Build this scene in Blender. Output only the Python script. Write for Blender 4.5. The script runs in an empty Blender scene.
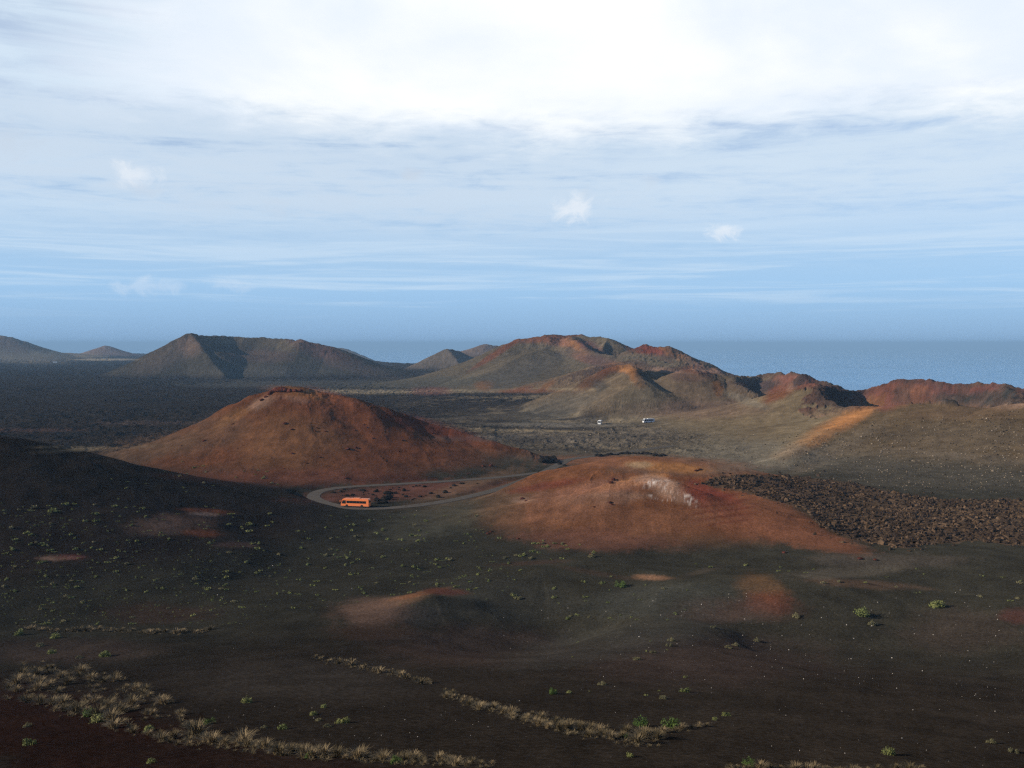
import bpy, bmesh, math, random
import numpy as np
from mathutils import Vector, Matrix
random.seed(7); rng = np.random.default_rng(11)
R = math.radians
sc = bpy.context.scene
col = sc.collection

# ------------------------------------------------------------------ camera
FPX, PITCH = 996.0, math.atan(41/996.0)
cam_d = bpy.data.cameras.new('camera'); cam = bpy.data.objects.new('camera', cam_d); col.objects.link(cam)
cam_d.sensor_width = 36.0; cam_d.lens = 36.0*FPX/1024.0
cam_d.clip_start = 0.5; cam_d.clip_end = 400000.0
cam.location = (0, 0, 0); cam.rotation_euler = (math.pi/2-PITCH, 0, 0)
sc.camera = cam

# ------------------------------------------------------------------ light
SUN_EL, SUN_AZ = R(22), R(-106)     # azimuth from +Y towards +X: left and a little behind the viewer
world = bpy.data.worlds.new('World'); sc.world = world; world.use_nodes = True
SUN_STRENGTH = 5.0
sd = bpy.data.lights.new('sun', 'SUN'); so = bpy.data.objects.new('sun', sd); col.objects.link(so)
sd.energy = SUN_STRENGTH; sd.angle = R(0.5); sd.color = (1.0, 0.87, 0.70)
sun_dir = Vector((math.sin(SUN_AZ)*math.cos(SUN_EL), math.cos(SUN_AZ)*math.cos(SUN_EL), math.sin(SUN_EL)))
so.rotation_euler = sun_dir.to_track_quat('Z', 'Y').to_euler()
so.location = (-200, -100, 100)
sc.view_settings.view_transform = 'Standard'; sc.view_settings.look = 'None'
sc.view_settings.exposure = 0.0; sc.view_settings.gamma = 1.0; sc.view_settings.use_curve_mapping = False
sc.cycles.use_denoising = False; sc.cycles.filter_width = 1.3
sc.cycles.max_bounces = 4; sc.cycles.diffuse_bounces = 2; sc.cycles.volume_bounces = 0
sc.cycles.use_adaptive_sampling = True; sc.cycles.adaptive_threshold = 0.01

class NT:
    """short hand for building node trees"""
    def __init__(s, t): s.t = t; s.n = t.nodes; s.l = t.links
    def new(s, kind, **kw):
        n = s.n.new(kind)
        for k, v in kw.items(): setattr(n, k, v)
        return n
    def set(s, sock, v):
        if isinstance(v, bpy.types.NodeSocket): s.l.new(v, sock)
        elif v is not None: sock.default_value = v
    def m(s, op, a, b=None, c=None, clamp=False):
        n = s.new('ShaderNodeMath', operation=op, use_clamp=clamp)
        s.set(n.inputs[0], a)
        if b is not None: s.set(n.inputs[1], b)
        if c is not None: s.set(n.inputs[2], c)
        return n.outputs[0]
    def smooth(s, x, lo, hi, a=0.0, b=1.0):
        n = s.new('ShaderNodeMapRange', interpolation_type='SMOOTHSTEP')
        s.set(n.inputs[0], x); n.inputs[1].default_value = lo; n.inputs[2].default_value = hi
        n.inputs[3].default_value = a; n.inputs[4].default_value = b
        return n.outputs[0]
    def mix(s, f, a, b, blend='MIX'):
        n = s.new('ShaderNodeMix', data_type='RGBA', blend_type=blend, clamp_factor=True)
        s.set(n.inputs[0], f)
        s.set(n.inputs[6], a if isinstance(a, bpy.types.NodeSocket) else (*a, 1))
        s.set(n.inputs[7], b if isinstance(b, bpy.types.NodeSocket) else (*b, 1))
        return n.outputs[2]
    def noise(s, vec, scale, detail=5, rough=0.55, dist=0.0):
        n = s.new('ShaderNodeTexNoise'); s.set(n.inputs['Vector'], vec)
        n.inputs['Scale'].default_value = scale; n.inputs['Detail'].default_value = detail
        n.inputs['Roughness'].default_value = rough; n.inputs['Distortion'].default_value = dist
        return n.outputs[0]
    def comb(s, x, y, z):
        n = s.new('ShaderNodeCombineXYZ'); s.set(n.inputs[0], x); s.set(n.inputs[1], y); s.set(n.inputs[2], z)
        return n.outputs[0]

def build_sky():
    T = NT(world.node_tree); T.n.clear()
    out = T.new('ShaderNodeOutputWorld'); bg = T.new('ShaderNodeBackground')
    sky = T.new('ShaderNodeTexSky', sky_type='NISHITA'); sky.sun_disc = False
    sky.sun_elevation = SUN_EL; sky.sun_rotation = SUN_AZ
    sky.altitude = 400; sky.air_density = 1.0; sky.dust_density = 0.3; sky.ozone_density = 2.0
    tc = T.new('ShaderNodeTexCoord'); sep = T.new('ShaderNodeSeparateXYZ'); T.l.new(tc.outputs['Generated'], sep.inputs[0])
    x, y, z = sep.outputs
    hyp = T.m('SQRT', T.m('ADD', T.m('MULTIPLY', x, x), T.m('MULTIPLY', y, y)))
    el = T.m('MULTIPLY', T.m('ARCTAN2', z, hyp), 57.29578)          # elevation, degrees
    az = T.m('MULTIPLY', T.m('ARCTAN2', x, y), 57.29578)            # azimuth, degrees, + is right
    # a cloud deck seen in perspective
    zz = T.m('ADD', T.m('MAXIMUM', z, 0.0), 0.035)
    deck = T.comb(T.m('DIVIDE', x, zz), T.m('DIVIDE', y, zz), 0.0)
    big = T.noise(deck, 0.55, 6, 0.55, 0.35)
    fine = T.noise(deck, 3.4, 10, 0.66, 0.3)
    streak = T.noise(T.comb(T.m('MULTIPLY', az, 0.045), T.m('MULTIPLY', el, 0.8), 3.1), 1.0, 8, 0.6, 0.5)
    broad = T.noise(T.comb(T.m('MULTIPLY', az, 0.07), T.m('MULTIPLY', el, 0.16), 9.3), 1.0, 5, 0.55, 0.4)
    wob = T.m('MULTIPLY', T.m('SUBTRACT', broad, 0.5), 5.0)
    e2 = T.m('ADD', el, wob)
    clear = T.mix(1.0, sky.outputs[0], (0.60, 0.84, 1.22), 'MULTIPLY')
    up = T.smooth(el, 19.0, 38.0, 1.0, 0.45)
    clear = T.mix(1.0, clear, T.comb(up, up, up), 'MULTIPLY')
    # blue sea haze low in the sky
    low = T.mix(T.smooth(el, -0.8, 3.6), (2.45, 4.2, 6.8), (3.75, 6.1, 9.0))
    clear = T.mix(T.smooth(el, 12.0, 2.0, 0.0, 0.9), clear, low)
    # mid veil: thin streaks from 3 to 12 degrees
    veil = T.m('MULTIPLY', T.smooth(el, 2.2, 9.5), T.smooth(T.m('ADD', T.m('MULTIPLY', streak, 0.6), T.m('MULTIPLY', fine, 0.45)), 0.26, 0.60, 0.42, 1.0))
    veil = T.m('MULTIPLY', T.m('MULTIPLY', veil, 0.92), T.m('MULTIPLY', T.smooth(el, 34.0, 20.0, 0.06, 1.0), T.smooth(T.m('ABSOLUTE', az), 75.0, 32.0, 0.15, 1.0)))
    c1 = T.mix(veil, clear, (6.9, 8.25, 9.5))
    thin = T.m('MULTIPLY', T.m('MULTIPLY', T.smooth(el, 1.0, 3.0), T.smooth(el, 9.0, 5.0)), T.smooth(T.noise(T.comb(T.m('MULTIPLY', az, 0.06), T.m('MULTIPLY', el, 1.5), 7.7), 1.0, 9, 0.62, 0.6), .45, .68))
    c1 = T.mix(T.m('MULTIPLY', thin, .5), c1, (6.6, 8.0, 9.4))
    # grey-blue bank of stratus at about 6 to 12 degrees
    e3 = T.m('ADD', T.m('ADD', el, T.m('MULTIPLY', T.m('SUBTRACT', broad, 0.5), 4.0)), T.m('MULTIPLY', T.m('SUBTRACT', fine, 0.5), 3.2))
    bank = T.m('MULTIPLY', T.smooth(e3, 6.0, 9.0), T.smooth(e3, 12.9, 12.1))
    bank = T.m('MULTIPLY', bank, T.smooth(T.m('ADD', T.m('MULTIPLY', fine, 0.5), T.m('MULTIPLY', streak, 0.5)), 0.36, 0.56))
    bank = T.m('MULTIPLY', bank, T.smooth(az, 16.0, -10.0, 0.25, 0.6))
    c2 = T.mix(bank, c1, (5.8, 6.9, 8.3))
    # bright sheet higher up
    top = T.smooth(e3, 10.7, 13.6)
    gap = T.smooth(T.m('ADD', T.m('ADD', T.m('MULTIPLY', az, -1.0), T.m('MULTIPLY', el, 0.55)), T.m('MULTIPLY', T.m('SUBTRACT', fine, 0.5), 12.0)), 25.0, 35.0)
    top = T.m('MULTIPLY', top, T.m('SUBTRACT', 1.0, T.m('MULTIPLY', gap, 0.9)))
    top = T.m('MULTIPLY', top, T.smooth(el, 34.0, 20.0, 0.06, 1.0))
    side = T.smooth(T.m('ABSOLUTE', az), 75.0, 32.0, 0.12, 1.0)
    top = T.m('MULTIPLY', top, side)
    whit = T.mix(T.smooth(T.m('ADD', T.m('MULTIPLY', big, 0.6), T.m('MULTIPLY', broad, 0.4)), 0.40, 0.60), (8.5, 9.25, 10.2), (10.6, 10.7, 10.6))
    c3 = T.mix(T.m('MULTIPLY', top, 0.94), c2, whit)
    # small separate puffs
    def puff(base, a0, e0, ra, re, colr, amt, seed, lo=0.42, hi=0.62):
        amt *= 0.6
        da = T.m('DIVIDE', T.m('SUBTRACT', az, a0), ra); de = T.m('DIVIDE', T.m('SUBTRACT', el, e0), re)
        q = T.m('ADD', T.m('MULTIPLY', da, da), T.m('MULTIPLY', de, de))
        g = T.m('SUBTRACT', 1.0, T.m('SQRT', q), clamp=True)
        nz = T.noise(T.comb(T.m('ADD', az, seed), T.m('MULTIPLY', el, 1.2), seed), 0.75, 7, 0.6, 0.6)
        f = T.smooth(T.m('ADD', T.m('MULTIPLY', g, 0.8), T.m('MULTIPLY', T.m('SUBTRACT', nz, 0.5), 1.7)), 0.28, 0.85)
        return T.mix(T.m('MULTIPLY', T.m('MULTIPLY', f, T.smooth(g, 0.0, 0.4)), amt), base, colr)
    W_, G_ = (9.4, 9.6, 9.9), (5.9, 6.7, 7.8)
    for a0, e0, ra, re, c, am, sd_ in (
        (3.7, 7.6, 2.4, 1.7, W_, 0.9, 1.0), (4.1, 8.5, 1.0, 0.9, G_, 0.35, 2.0), (11.8, 6.2, 1.9, 0.9, W_, 0.85, 5.0),
        (-5.9, 9.6, 1.4, 1.2, G_, 0.9, 8.0), (-20.5, 8.9, 2.6, 1.2, W_, 0.8, 11.0), (-20.5, 8.3, 2.6, 1.0, G_, 0.45, 12.5),
        (-26.5, 10.2, 2.6, 1.9, G_, 0.7, 14.0), (-13.0, 7.4, 2.4, 1.0, G_, 0.4, 17.0),
        (-20.0, 3.1, 3.6, 0.9, W_, 0.38, 21.0), (-16.0, 3.2, 3.0, 0.8, W_, 0.3, 24.0), (7.6, 9.2, 1.2, 0.9, G_, 0.5, 27.0)):
        c3 = puff(c3, a0, e0, ra, re, c, am, sd_)
    T.l.new(c3, bg.inputs[0]); bg.inputs[1].default_value = 0.10
    T.l.new(bg.outputs[0], out.inputs[0])
build_sky()

# ------------------------------------------------------------------ helpers
ST, CT = math.sin(PITCH), math.cos(PITCH)
def P(u, v, D):
    """world point on the ray of direction (u, v), D metres ahead"""
    X = (u-512)/FPX; Yu = -(v-384)/FPX
    dy = CT+Yu*ST; dz = -ST+Yu*CT
    return (X*D/dy, D, dz*D/dy)
def project(x, y, z):
    fw = y*CT - z*ST; up = y*ST + z*CT
    fw = np.where(np.abs(fw) < 1e-3, 1e-3, fw)
    return 512+FPX*x/fw, 384-FPX*up/fw, fw

def tag(o, label=None, cat=None, group=None, kind=None):
    if label: o['label'] = label
    if cat: o['category'] = cat
    if group: o['group'] = group
    if kind: o['kind'] = kind
    return o
def empty(name, loc=(0, 0, 0), rz=0):
    o = bpy.data.objects.new(name, None); col.objects.link(o); o.location = loc; o.rotation_euler = (0, 0, rz)
    o.empty_display_size = 0.5
    return o
def mesh_np(name, V, F, mat=None, smooth=False):
    """mesh from numpy arrays, F is (n,3) or (n,4)"""
    me = bpy.data.meshes.new(name); V = np.asarray(V, np.float32); F = np.asarray(F, np.int32)
    k = F.shape[1]
    me.vertices.add(len(V)); me.vertices.foreach_set('co', V.ravel())
    me.loops.add(F.size); me.loops.foreach_set('vertex_index', F.ravel())
    me.polygons.add(len(F)); me.polygons.foreach_set('loop_start', np.arange(0, F.size, k, dtype=np.int32))
    me.polygons.foreach_set('loop_total', np.full(len(F), k, np.int32))
    me.polygons.foreach_set('use_smooth', np.full(len(F), smooth))
    me.update(calc_edges=True)
    if mat: me.materials.append(mat)
    return me
def obj(name, me, parent=None):
    o = bpy.data.objects.new(name, me); col.objects.link(o)
    if parent: o.parent = parent
    return o

def _h(ix, iy, seed):
    a = ix.astype(np.uint32)*np.uint32(374761393) + iy.astype(np.uint32)*np.uint32(668265263) + np.uint32(seed*2246822519 & 0xffffffff)
    a = (a ^ (a >> np.uint32(13)))*np.uint32(1274126177)
    a = a ^ (a >> np.uint32(16))
    return a.astype(np.float32)/np.float32(4294967295.0)
def vn(x, y, seed=0):
    fx = np.floor(x); fy = np.floor(y); tx = x-fx; ty = y-fy
    tx = tx*tx*tx*(tx*(tx*6-15)+10); ty = ty*ty*ty*(ty*(ty*6-15)+10)
    ix = fx.astype(np.int64); iy = fy.astype(np.int64)
    a = _h(ix, iy, seed); b = _h(ix+1, iy, seed); c = _h(ix, iy+1, seed); d = _h(ix+1, iy+1, seed)
    return ((a*(1-tx)+b*tx)*(1-ty)+(c*(1-tx)+d*tx)*ty)*2-1
def fbm(x, y, wl, octv=4, seed=0, gain=0.5, ridged=False):
    x = x/wl; y = y/wl; s = 0; a = 1; t = 0
    for i in range(octv):
        n = vn(x, y, seed+i*17)
        if ridged: n = 1-2*np.abs(n)
        s = s+n*a; t += a; a *= gain
        x, y = (x*1.6-y*1.2)*1.01+5.3, (x*1.2+y*1.6)*1.01+1.7
    return s/t
def sstep(x, a, b):
    t = np.clip((x-a)/(b-a), 0, 1); return t*t*(3-2*t)
def smax(a, b, k):
    ke = k*np.clip((a+b)/(2*k), 0.001, 1)
    h = np.clip(0.5+0.5*(b-a)/ke, 0, 1)
    return b*h+a*(1-h)+ke*h*(1-h)

# ------------------------------------------------------------------ the lie of the land
PR = np.array([0, 12, 30, 50, 62, 78, 100, 130, 165, 205, 250, 300, 350, 400, 3000, 400000.])
PZ = np.array([-1.7, -6.5, -14.6, -22.2, -26.2, -30.4, -36, -43.2, -50.6, -57.4, -61.6, -64.0, -65.4, -66, -66, -66.])
def base0(x, y):
    r = np.hypot(x, y); az = np.degrees(np.arctan2(x, y))
    z = np.interp(r, PR, PZ)
    # the land falls away to the sea, sooner on the right
    r_e = np.interp(az, [-180, -14, -7, 3, 12, 20, 180], [7000, 6800, 3400, 2300, 1400, 1250, 1250])
    s_e = np.interp(az, [-180, -10, 0, 12, 180], [.05, .05, .042, .0445, .0445])
    return z - np.clip(r-r_e, 0, 9000)*s_e

def ridge_field(x, y, pts, slope=0.5, p=1.3, closed=False, slope_in=0.6, floor=5.0, rho=4.0, warp=3.0, wl=40.0, seed=1, gully=0.05, pix=True, keep=None):
    W = np.array([P(*q) for q in pts]) if pix else np.array(pts, float)
    H = W[:, 2]-base0(W[:, 0], W[:, 1])
    Rm = np.max(H)*p/slope+rho+3*warp
    m = (x > W[:, 0].min()-Rm) & (x < W[:, 0].max()+Rm) & (y > W[:, 1].min()-Rm) & (y < W[:, 1].max()+Rm)
    out = np.zeros_like(x)
    if not m.any(): return out
    xs, ys = x[m], y[m]
    wx = xs+warp*fbm(xs, ys, wl, 4, seed); wy = ys+warp*fbm(xs, ys, wl, 4, seed+50)
    n = len(W); segs = [(i, i+1) for i in range(n-1)]+([(n-1, 0)] if closed else [])
    if n == 1: segs = [(0, 0)]
    inside = np.zeros(xs.shape, bool); o = np.zeros_like(xs); ii = np.zeros_like(xs)-1e3
    for i, j in segs:
        ax, ay = W[i, :2]; bx, by = W[j, :2]; L2 = (bx-ax)**2+(by-ay)**2
        t = np.clip(((wx-ax)*(bx-ax)+(wy-ay)*(by-ay))/L2, 0, 1) if L2 > 0 else np.zeros_like(wx)
        r = np.hypot(wx-ax-t*(bx-ax), wy-ay-t*(by-ay)); h = np.maximum(H[i]+(H[j]-H[i])*t, 0.01)
        rr = np.sqrt(r*r+rho*rho)-rho
        o = np.maximum(o, h*np.clip(1-rr*slope/(h*p), 0, 1)**p)
        if closed:
            ii = np.maximum(ii, h-slope_in*rr)
            if ay != by:
                c = ((ay > wy) != (by > wy)) & (wx < (bx-ax)*(wy-ay)/(by-ay)+ax)
                inside ^= c
    if closed:
        k = 3.0; q = np.clip(0.5+0.5*(ii-floor)/k, 0, 1); ii = ii*q+floor*(1-q)+k*q*(1-q)
        o = np.where(inside, ii, o)
        if keep is not None:
            full = np.zeros(x.shape, bool); full[m] = inside; keep.append(full)
    if gully:
        o = o*(1+gully*fbm(xs, ys, wl*0.8, 5, seed+9, 0.6))
    out[m] = o
    return out

HILLS = [  # name, label, keyword arguments
 ('hill', 'hazy grey hill at the far left edge beyond the dark plain', dict(pts=[(-120, 330, 4200), (-40, 333, 4150), (4, 335.5, 4100)], slope=.42, p=1.35, rho=25, warp=12, wl=160, seed=3)),
 ('hill', 'low pale spur running right from the far left hill', dict(pts=[(20, 348.5, 4300), (56, 352.2, 4250), (78, 353.5, 4400)], slope=.16, p=1.4, rho=20, warp=12, wl=160, seed=4)),
 ('hill', 'tiny far pinkish cone between the far left hill and the flat-topped volcano', dict(pts=[(106, 345.5, 4900)], slope=.42, p=1.5, rho=14, warp=8, wl=120, seed=5)),
 ('hill', 'flat-topped volcano with an open crater above the dark lava plain', dict(pts=[(190, 333.4, 2050), (203, 343, 2010), (216, 351.5, 1975), (240, 355.5, 2020), (268, 354.5, 2030), (288, 351, 2040), (300, 343, 2050), (306, 340.8, 2090), (298, 340.5, 2190), (262, 338.2, 2250), (230, 337, 2250), (202, 336, 2180), (193, 334.6, 2110)],
    closed=True, slope=.58, slope_in=.62, floor=38, p=1.18, rho=5, warp=5, wl=90, seed=6)),
 ('hill', 'spur', dict(pts=[(190.5, 334, 2045), (203, 350, 1955), (214, 364, 1880), (224, 374, 1830)], slope=.8, p=1.05, rho=3, warp=2, wl=60, seed=7, merge=6)),
 ('hill', 'long shoulder', dict(pts=[(306, 341, 2080), (330, 347, 2080), (352, 357, 2080), (372, 366, 2080)], slope=.42, p=1.3, rho=10, warp=7, wl=90, seed=8, merge=6)),
 ('hill', 'far blue ridge in the gap right of the flat-topped volcano', dict(pts=[(336, 349, 5200), (345, 348.3, 5000), (358, 353, 4900), (372, 359.5, 4800)], slope=.4, p=1.3, rho=15, warp=8, wl=150, seed=9)),
 ('hill', 'low dark ridge at the foot of the small twin cones', dict(pts=[(385, 371.5, 2300), (420, 369, 2350), (455, 371, 2350), (520, 376, 2200)], slope=.2, p=1.4, rho=15, warp=9, wl=110, seed=10)),
 ('hill', 'small blue-grey cone whose right face is in dark shadow', dict(pts=[(440, 351, 2500), (447, 349, 2490), (455, 358.5, 2420), (463, 368, 2350)], slope=.6, p=1.2, rho=3, warp=3, wl=60, seed=11)),
 ('hill', 'cone back', dict(pts=[(447, 349.3, 2495), (458, 350.5, 2600), (472, 357, 2660), (480, 361, 2700)], slope=.6, p=1.2, rho=3, warp=3, wl=60, seed=33, merge=11)),
 ('hill', 'far cone just left of the largest brown mountain', dict(pts=[(478, 348, 3050), (487, 344.6, 3050), (512, 348, 3100)], slope=.46, p=1.35, rho=10, warp=6, wl=90, seed=12)),
 ('hill', 'largest brown and orange mountain on the skyline right of centre', dict(pts=[(470, 362, 1640), (487, 353, 1640), (505, 345.5, 1640), (520, 340.5, 1640), (545, 335.2, 1650), (575, 334.8, 1720), (590, 337.2, 1690), (607, 338.6, 1640), (617, 343.2, 1720), (630, 351.5, 1800)], slope=.45, p=1.35, rho=5, warp=4, wl=70, seed=13)),
 ('hill', 'orange spur', dict(pts=[(570, 335.5, 1690), (577, 342, 1570), (590, 350.5, 1500), (612, 356.5, 1440)], slope=.5, p=1.3, rho=4, warp=4, wl=50, seed=34, merge=13)),
 ('hill', 'right spur', dict(pts=[(607, 339, 1638), (604, 347, 1590), (601, 354, 1545)], slope=.85, p=1.1, rho=2, warp=2, wl=40, seed=35, merge=13)),
 ('hill', 'apron', dict(pts=[(470, 371, 1620), (500, 360, 1600), (540, 350, 1560)], slope=.28, p=1.5, rho=20, warp=8, wl=90, seed=14, merge=13)),
 ('hill', 'red-topped summit behind the front cones right of the largest mountain', dict(pts=[(636, 349, 1480), (645, 345.3, 1460), (664, 348, 1440), (680, 355, 1420), (698, 364.5, 1400), (716, 374, 1380)], slope=.42, p=1.3, rho=5, warp=4, wl=60, seed=15)),
 ('hill', 'low shelf', dict(pts=[(600, 366, 1330), (640, 359, 1360), (670, 364, 1330), (700, 371, 1300)], slope=.34, p=1.3, rho=10, warp=6, wl=60, seed=16, merge=15)),
 ('hill', 'front cone with an orange summit behind the left white coach', dict(pts=[(584, 380, 1000), (598, 373, 1010), (611, 367.2, 1010), (628, 365.2, 1015), (634, 371, 960), (641, 381, 905)], slope=.52, p=1.3, rho=3, warp=3, wl=40, seed=17)),
 ('hill', 'black wall', dict(pts=[(643, 371, 985), (664, 370.3, 1060), (690, 371.5, 1160), (706, 371.8, 1180)], slope=.9, p=1.1, rho=2, warp=3, wl=40, seed=36, merge=17)),
 ('hill', 'front cone with a red-brown summit above the right-hand white coach', dict(pts=[(680, 371.5, 950), (690, 369, 955), (712, 372.8, 975), (728, 378, 965), (736, 385, 930)], closed=False, slope=.52, p=1.3, rho=5, warp=4, wl=45, seed=18)),
 ('hill', 'dark-walled crater ridge with a red face between two front cones on the right', dict(pts=[(712, 377.3, 990), (726, 378.6, 1070), (742, 377.8, 1170), (764, 376, 1260), (776, 374.5, 1200), (788, 373.2, 1100), (806, 375, 1070), (824, 379.5, 1060), (838, 386.5, 1040)], slope=.75, p=1.1, rho=3, warp=5, wl=35, seed=19, gully=.09)),
 ('hill', 'light grey-brown slope in front of the jagged black crater wall', dict(pts=[(790, 391, 800), (803, 387.5, 790), (813, 386.3, 778)], slope=.30, p=1.5, rho=4, warp=3, wl=45, seed=20)),
 ('hill', 'big red crater rim on the right skyline', dict(pts=[(813, 386.3, 772), (823, 387.2, 850), (838, 389, 910), (854, 390.5, 950), (868, 390.2, 965), (884, 386.5, 940), (898, 381.6, 920), (922, 380.3, 900), (948, 383.3, 880), (976, 385.4, 860), (1000, 386.2, 830), (1008, 389, 780), (1016, 397, 740), (1005, 408.5, 690), (985, 411.5, 660), (955, 405.5, 640), (915, 404.8, 650), (888, 408.5, 665), (862, 410.5, 690), (838, 407.5, 722), (826, 402, 738), (818, 394, 752)],
    closed=True, slope=.36, slope_in=.95, floor=9, p=1.6, rho=3, warp=5, wl=32, seed=21, gully=.08)),
 ('hill', 'brown slope with an orange stripe at the right edge', dict(pts=[(1090, 396, 600), (1024, 404, 610), (1000, 409, 640), (955, 405.5, 636), (905, 406, 650), (876, 411.5, 664)], slope=.26, p=1.7, rho=8, warp=5, wl=60, seed=22)),
 ('hill', 'red-brown hill with a rocky summit behind the orange coach', dict(pts=[(240, 404, 570), (258, 396.5, 562), (280, 391.8, 560), (290, 388.2, 557), (304, 388.6, 556), (316, 391.5, 558), (332, 394.5, 560), (352, 397.5, 560), (380, 407, 562), (420, 420, 565), (452, 429.5, 565), (492, 440.5, 560), (522, 449, 555)],
    slope=.60, p=1.9, rho=4, warp=4, wl=40, seed=23, gully=.06)),
 ('hill', 'near orange-red dome with a white crusted patch on top', dict(pts=[(520, 504, 366), (552, 496.5, 367), (590, 491, 366), (618, 484.5, 368), (650, 481, 371), (676, 485, 366), (700, 492, 360), (745, 503, 352), (800, 518, 345)], slope=.36, p=1.8, rho=6, warp=3, wl=35, seed=24, gully=.03)),
 ('hill', 'crest', dict(pts=[(596, 487.5, 362), (614, 480.5, 363), (636, 477, 365), (654, 475.6, 366), (674, 480, 362), (694, 487, 357)], slope=.55, p=1.5, rho=2.5, warp=2, wl=18, seed=37, merge=24, gully=.07)),
 ('hill', 'ochre rib', dict(pts=[(874, 410.6, 664), (848, 422, 630), (815, 438, 585), (788, 454, 540)], slope=.42, p=1.25, rho=3, warp=2, wl=30, seed=38, merge=22)),
 ('hill', 'back hump', dict(pts=[(592, 470, 436), (612, 461.5, 443), (640, 457, 448), (690, 459.5, 446), (716, 467, 440)], slope=.3, p=1.5, rho=12, warp=3, wl=35, seed=25, merge=24)),
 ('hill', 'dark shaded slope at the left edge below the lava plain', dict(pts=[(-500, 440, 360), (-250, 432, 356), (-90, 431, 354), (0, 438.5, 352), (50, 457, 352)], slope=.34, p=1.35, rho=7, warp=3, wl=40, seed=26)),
 ('mound', 'low mound with a red streak left of the road bend', dict(pts=[(165, 513.5, 345), (200, 509.5, 343), (228, 514, 340)], slope=.24, p=1.5, rho=5, warp=2, wl=16, seed=27)),
 ('mound', 'small hollow-fronted red and brown mound in the middle foreground', dict(pts=[(372, 604, 226), (400, 597.5, 226), (432, 590, 228), (458, 591.5, 228), (474, 597, 224)], slope=.20, p=1.45, rho=4, warp=1.5, wl=14, seed=28)),
 ('mound', 'spur of mound', dict(pts=[(380, 603, 224), (395, 612, 216), (405, 622, 208)], slope=.2, p=1.5, rho=5, warp=1.5, wl=14, seed=29, merge=28)),
 ('mound', 'long dark swell of ash in front of the orange dome', dict(pts=[(505, 569, 262), (545, 562.5, 262), (590, 568, 260), (625, 577, 256)], slope=.2, p=1.5, rho=8, warp=2, wl=20, seed=30)),
 ('mound', 'small pinkish-crested mound below the orange dome', dict(pts=[(632, 577.5, 254), (655, 574.5, 254), (672, 579, 252)], slope=.24, p=1.5, rho=3, warp=2, wl=14, seed=31)),
 ('mound', 'broad ash shoulder with an orange-red scar on the right', dict(pts=[(690, 592, 232), (740, 585.5, 234), (780, 582.5, 236), (850, 581, 240), (900, 588, 236), (945, 599, 226), (1040, 598, 220), (1140, 598, 220)], slope=.2, p=1.6, rho=9, warp=2.5, wl=24, seed=32)),
]
HOLLOWS = [(552, 612, 202, 21, 30, 6.5), (480, 640, 182, 18, 24, 3.0), (652, 618, 198, 15, 30, -2.6), (800, 640, 185, 16, 24, 2.0), (985, 582, 268, 34, 20, 3.0), (250, 530, 330, 20, 16, 2.5), (310, 560, 280, 26, 20, 2.0), (60, 600, 230, 40, 26, 2.2), (860, 640, 185, 30, 30, 1.6), (470, 560, 285, 26, 14, 2.4), (760, 562, 285, 40, 9, 1.8), (650, 468, 402, 26, 12, 4.0)]
def terrain(x, y, want_owner=False):
    x = np.asarray(x, float); y = np.asarray(y, float)
    r = np.hypot(x, y)
    b = base0(x, y)
    A = np.zeros_like(x); own = np.full(x.shape, -1, np.int16)
    for i, (nm, lb, kw) in enumerate(HILLS):
        kw = dict(kw); mg = kw.pop('merge', kw['seed']); i = kw['seed']
        kp = [] if i == 21 else None
        f = ridge_field(x, y, keep=kp, **kw)
        k = 3.5 if i < 23 or i > 32 else 2.0
        if want_owner: own = np.where((f > A) & (f > 0.45+0.0006*r), mg, own)
        A = smax(A, f, k)
        if kp: A = np.where(kp[0], f, A); own = np.where(kp[0] & want_owner, 21, own)
    own_r = own
    z = b+A
    for u0, v0, D0, rx, ry, dp in HOLLOWS:
        cx, cy, _ = P(u0, v0, D0)
        q = ((x-cx+4*vn(x/18, y/18, 71))/rx)**2+((y-cy+4*vn(x/18, y/18, 72))/ry)**2
        z = z-dp*np.exp(-q)
    # undulation of the ash fields in front
    e = sstep(r, 85, 190)*(1-sstep(r, 330, 420))
    z = z+e*(2.1*fbm(x, y, 62, 3, 101)+0.75*fbm(x, y, 23, 3, 140))
    z = z+0.16*fbm(x, y, 7, 4, 160)*(1-sstep(r, 300, 900))
    # rough aa lava on the plain, out of the way of the hills and the road
    low = np.clip(1-A/5.0, 0, 1)
    n1 = fbm(x, y, 30, 5, 201, .6, True); n2 = fbm(x, y, 9, 3, 260, .6, True)
    patch = sstep(fbm(x, y*1.6, 190, 3, 300), -0.35, 0.15)
    am = low*sstep(r, 545, 640)*(0.35+0.65*patch)
    z = z+am*(1.7*n1+0.8*n2-0.6)*(1+0.0005*np.clip(r, 0, 3000))
    # broken rock near summits and crater walls
    rk = np.clip((A-22)/25, 0, 1)*sstep(r, 450, 540)
    z = z+rk*(0.9*fbm(x, y, 13, 4, 330, .6, True))
    hi = np.clip((A-30)/40, 0, 1)*sstep(r, 800, 1000)
    z = z+hi*3.0*fbm(x, y, 45, 4, 350, .55, True)
    cr = np.isin(own_r, (15, 19, 21))*sstep(A, 6, 16) if want_owner else 0
    if want_owner:
        z = z+cr*(3.2*fbm(x, y, 30, 5, 371, .6, True)+1.0*fbm(x, y, 8, 3, 380, .6, True))*np.where(own_r == 15, .6, 1)
        return z, own, A, am
    return z

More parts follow.
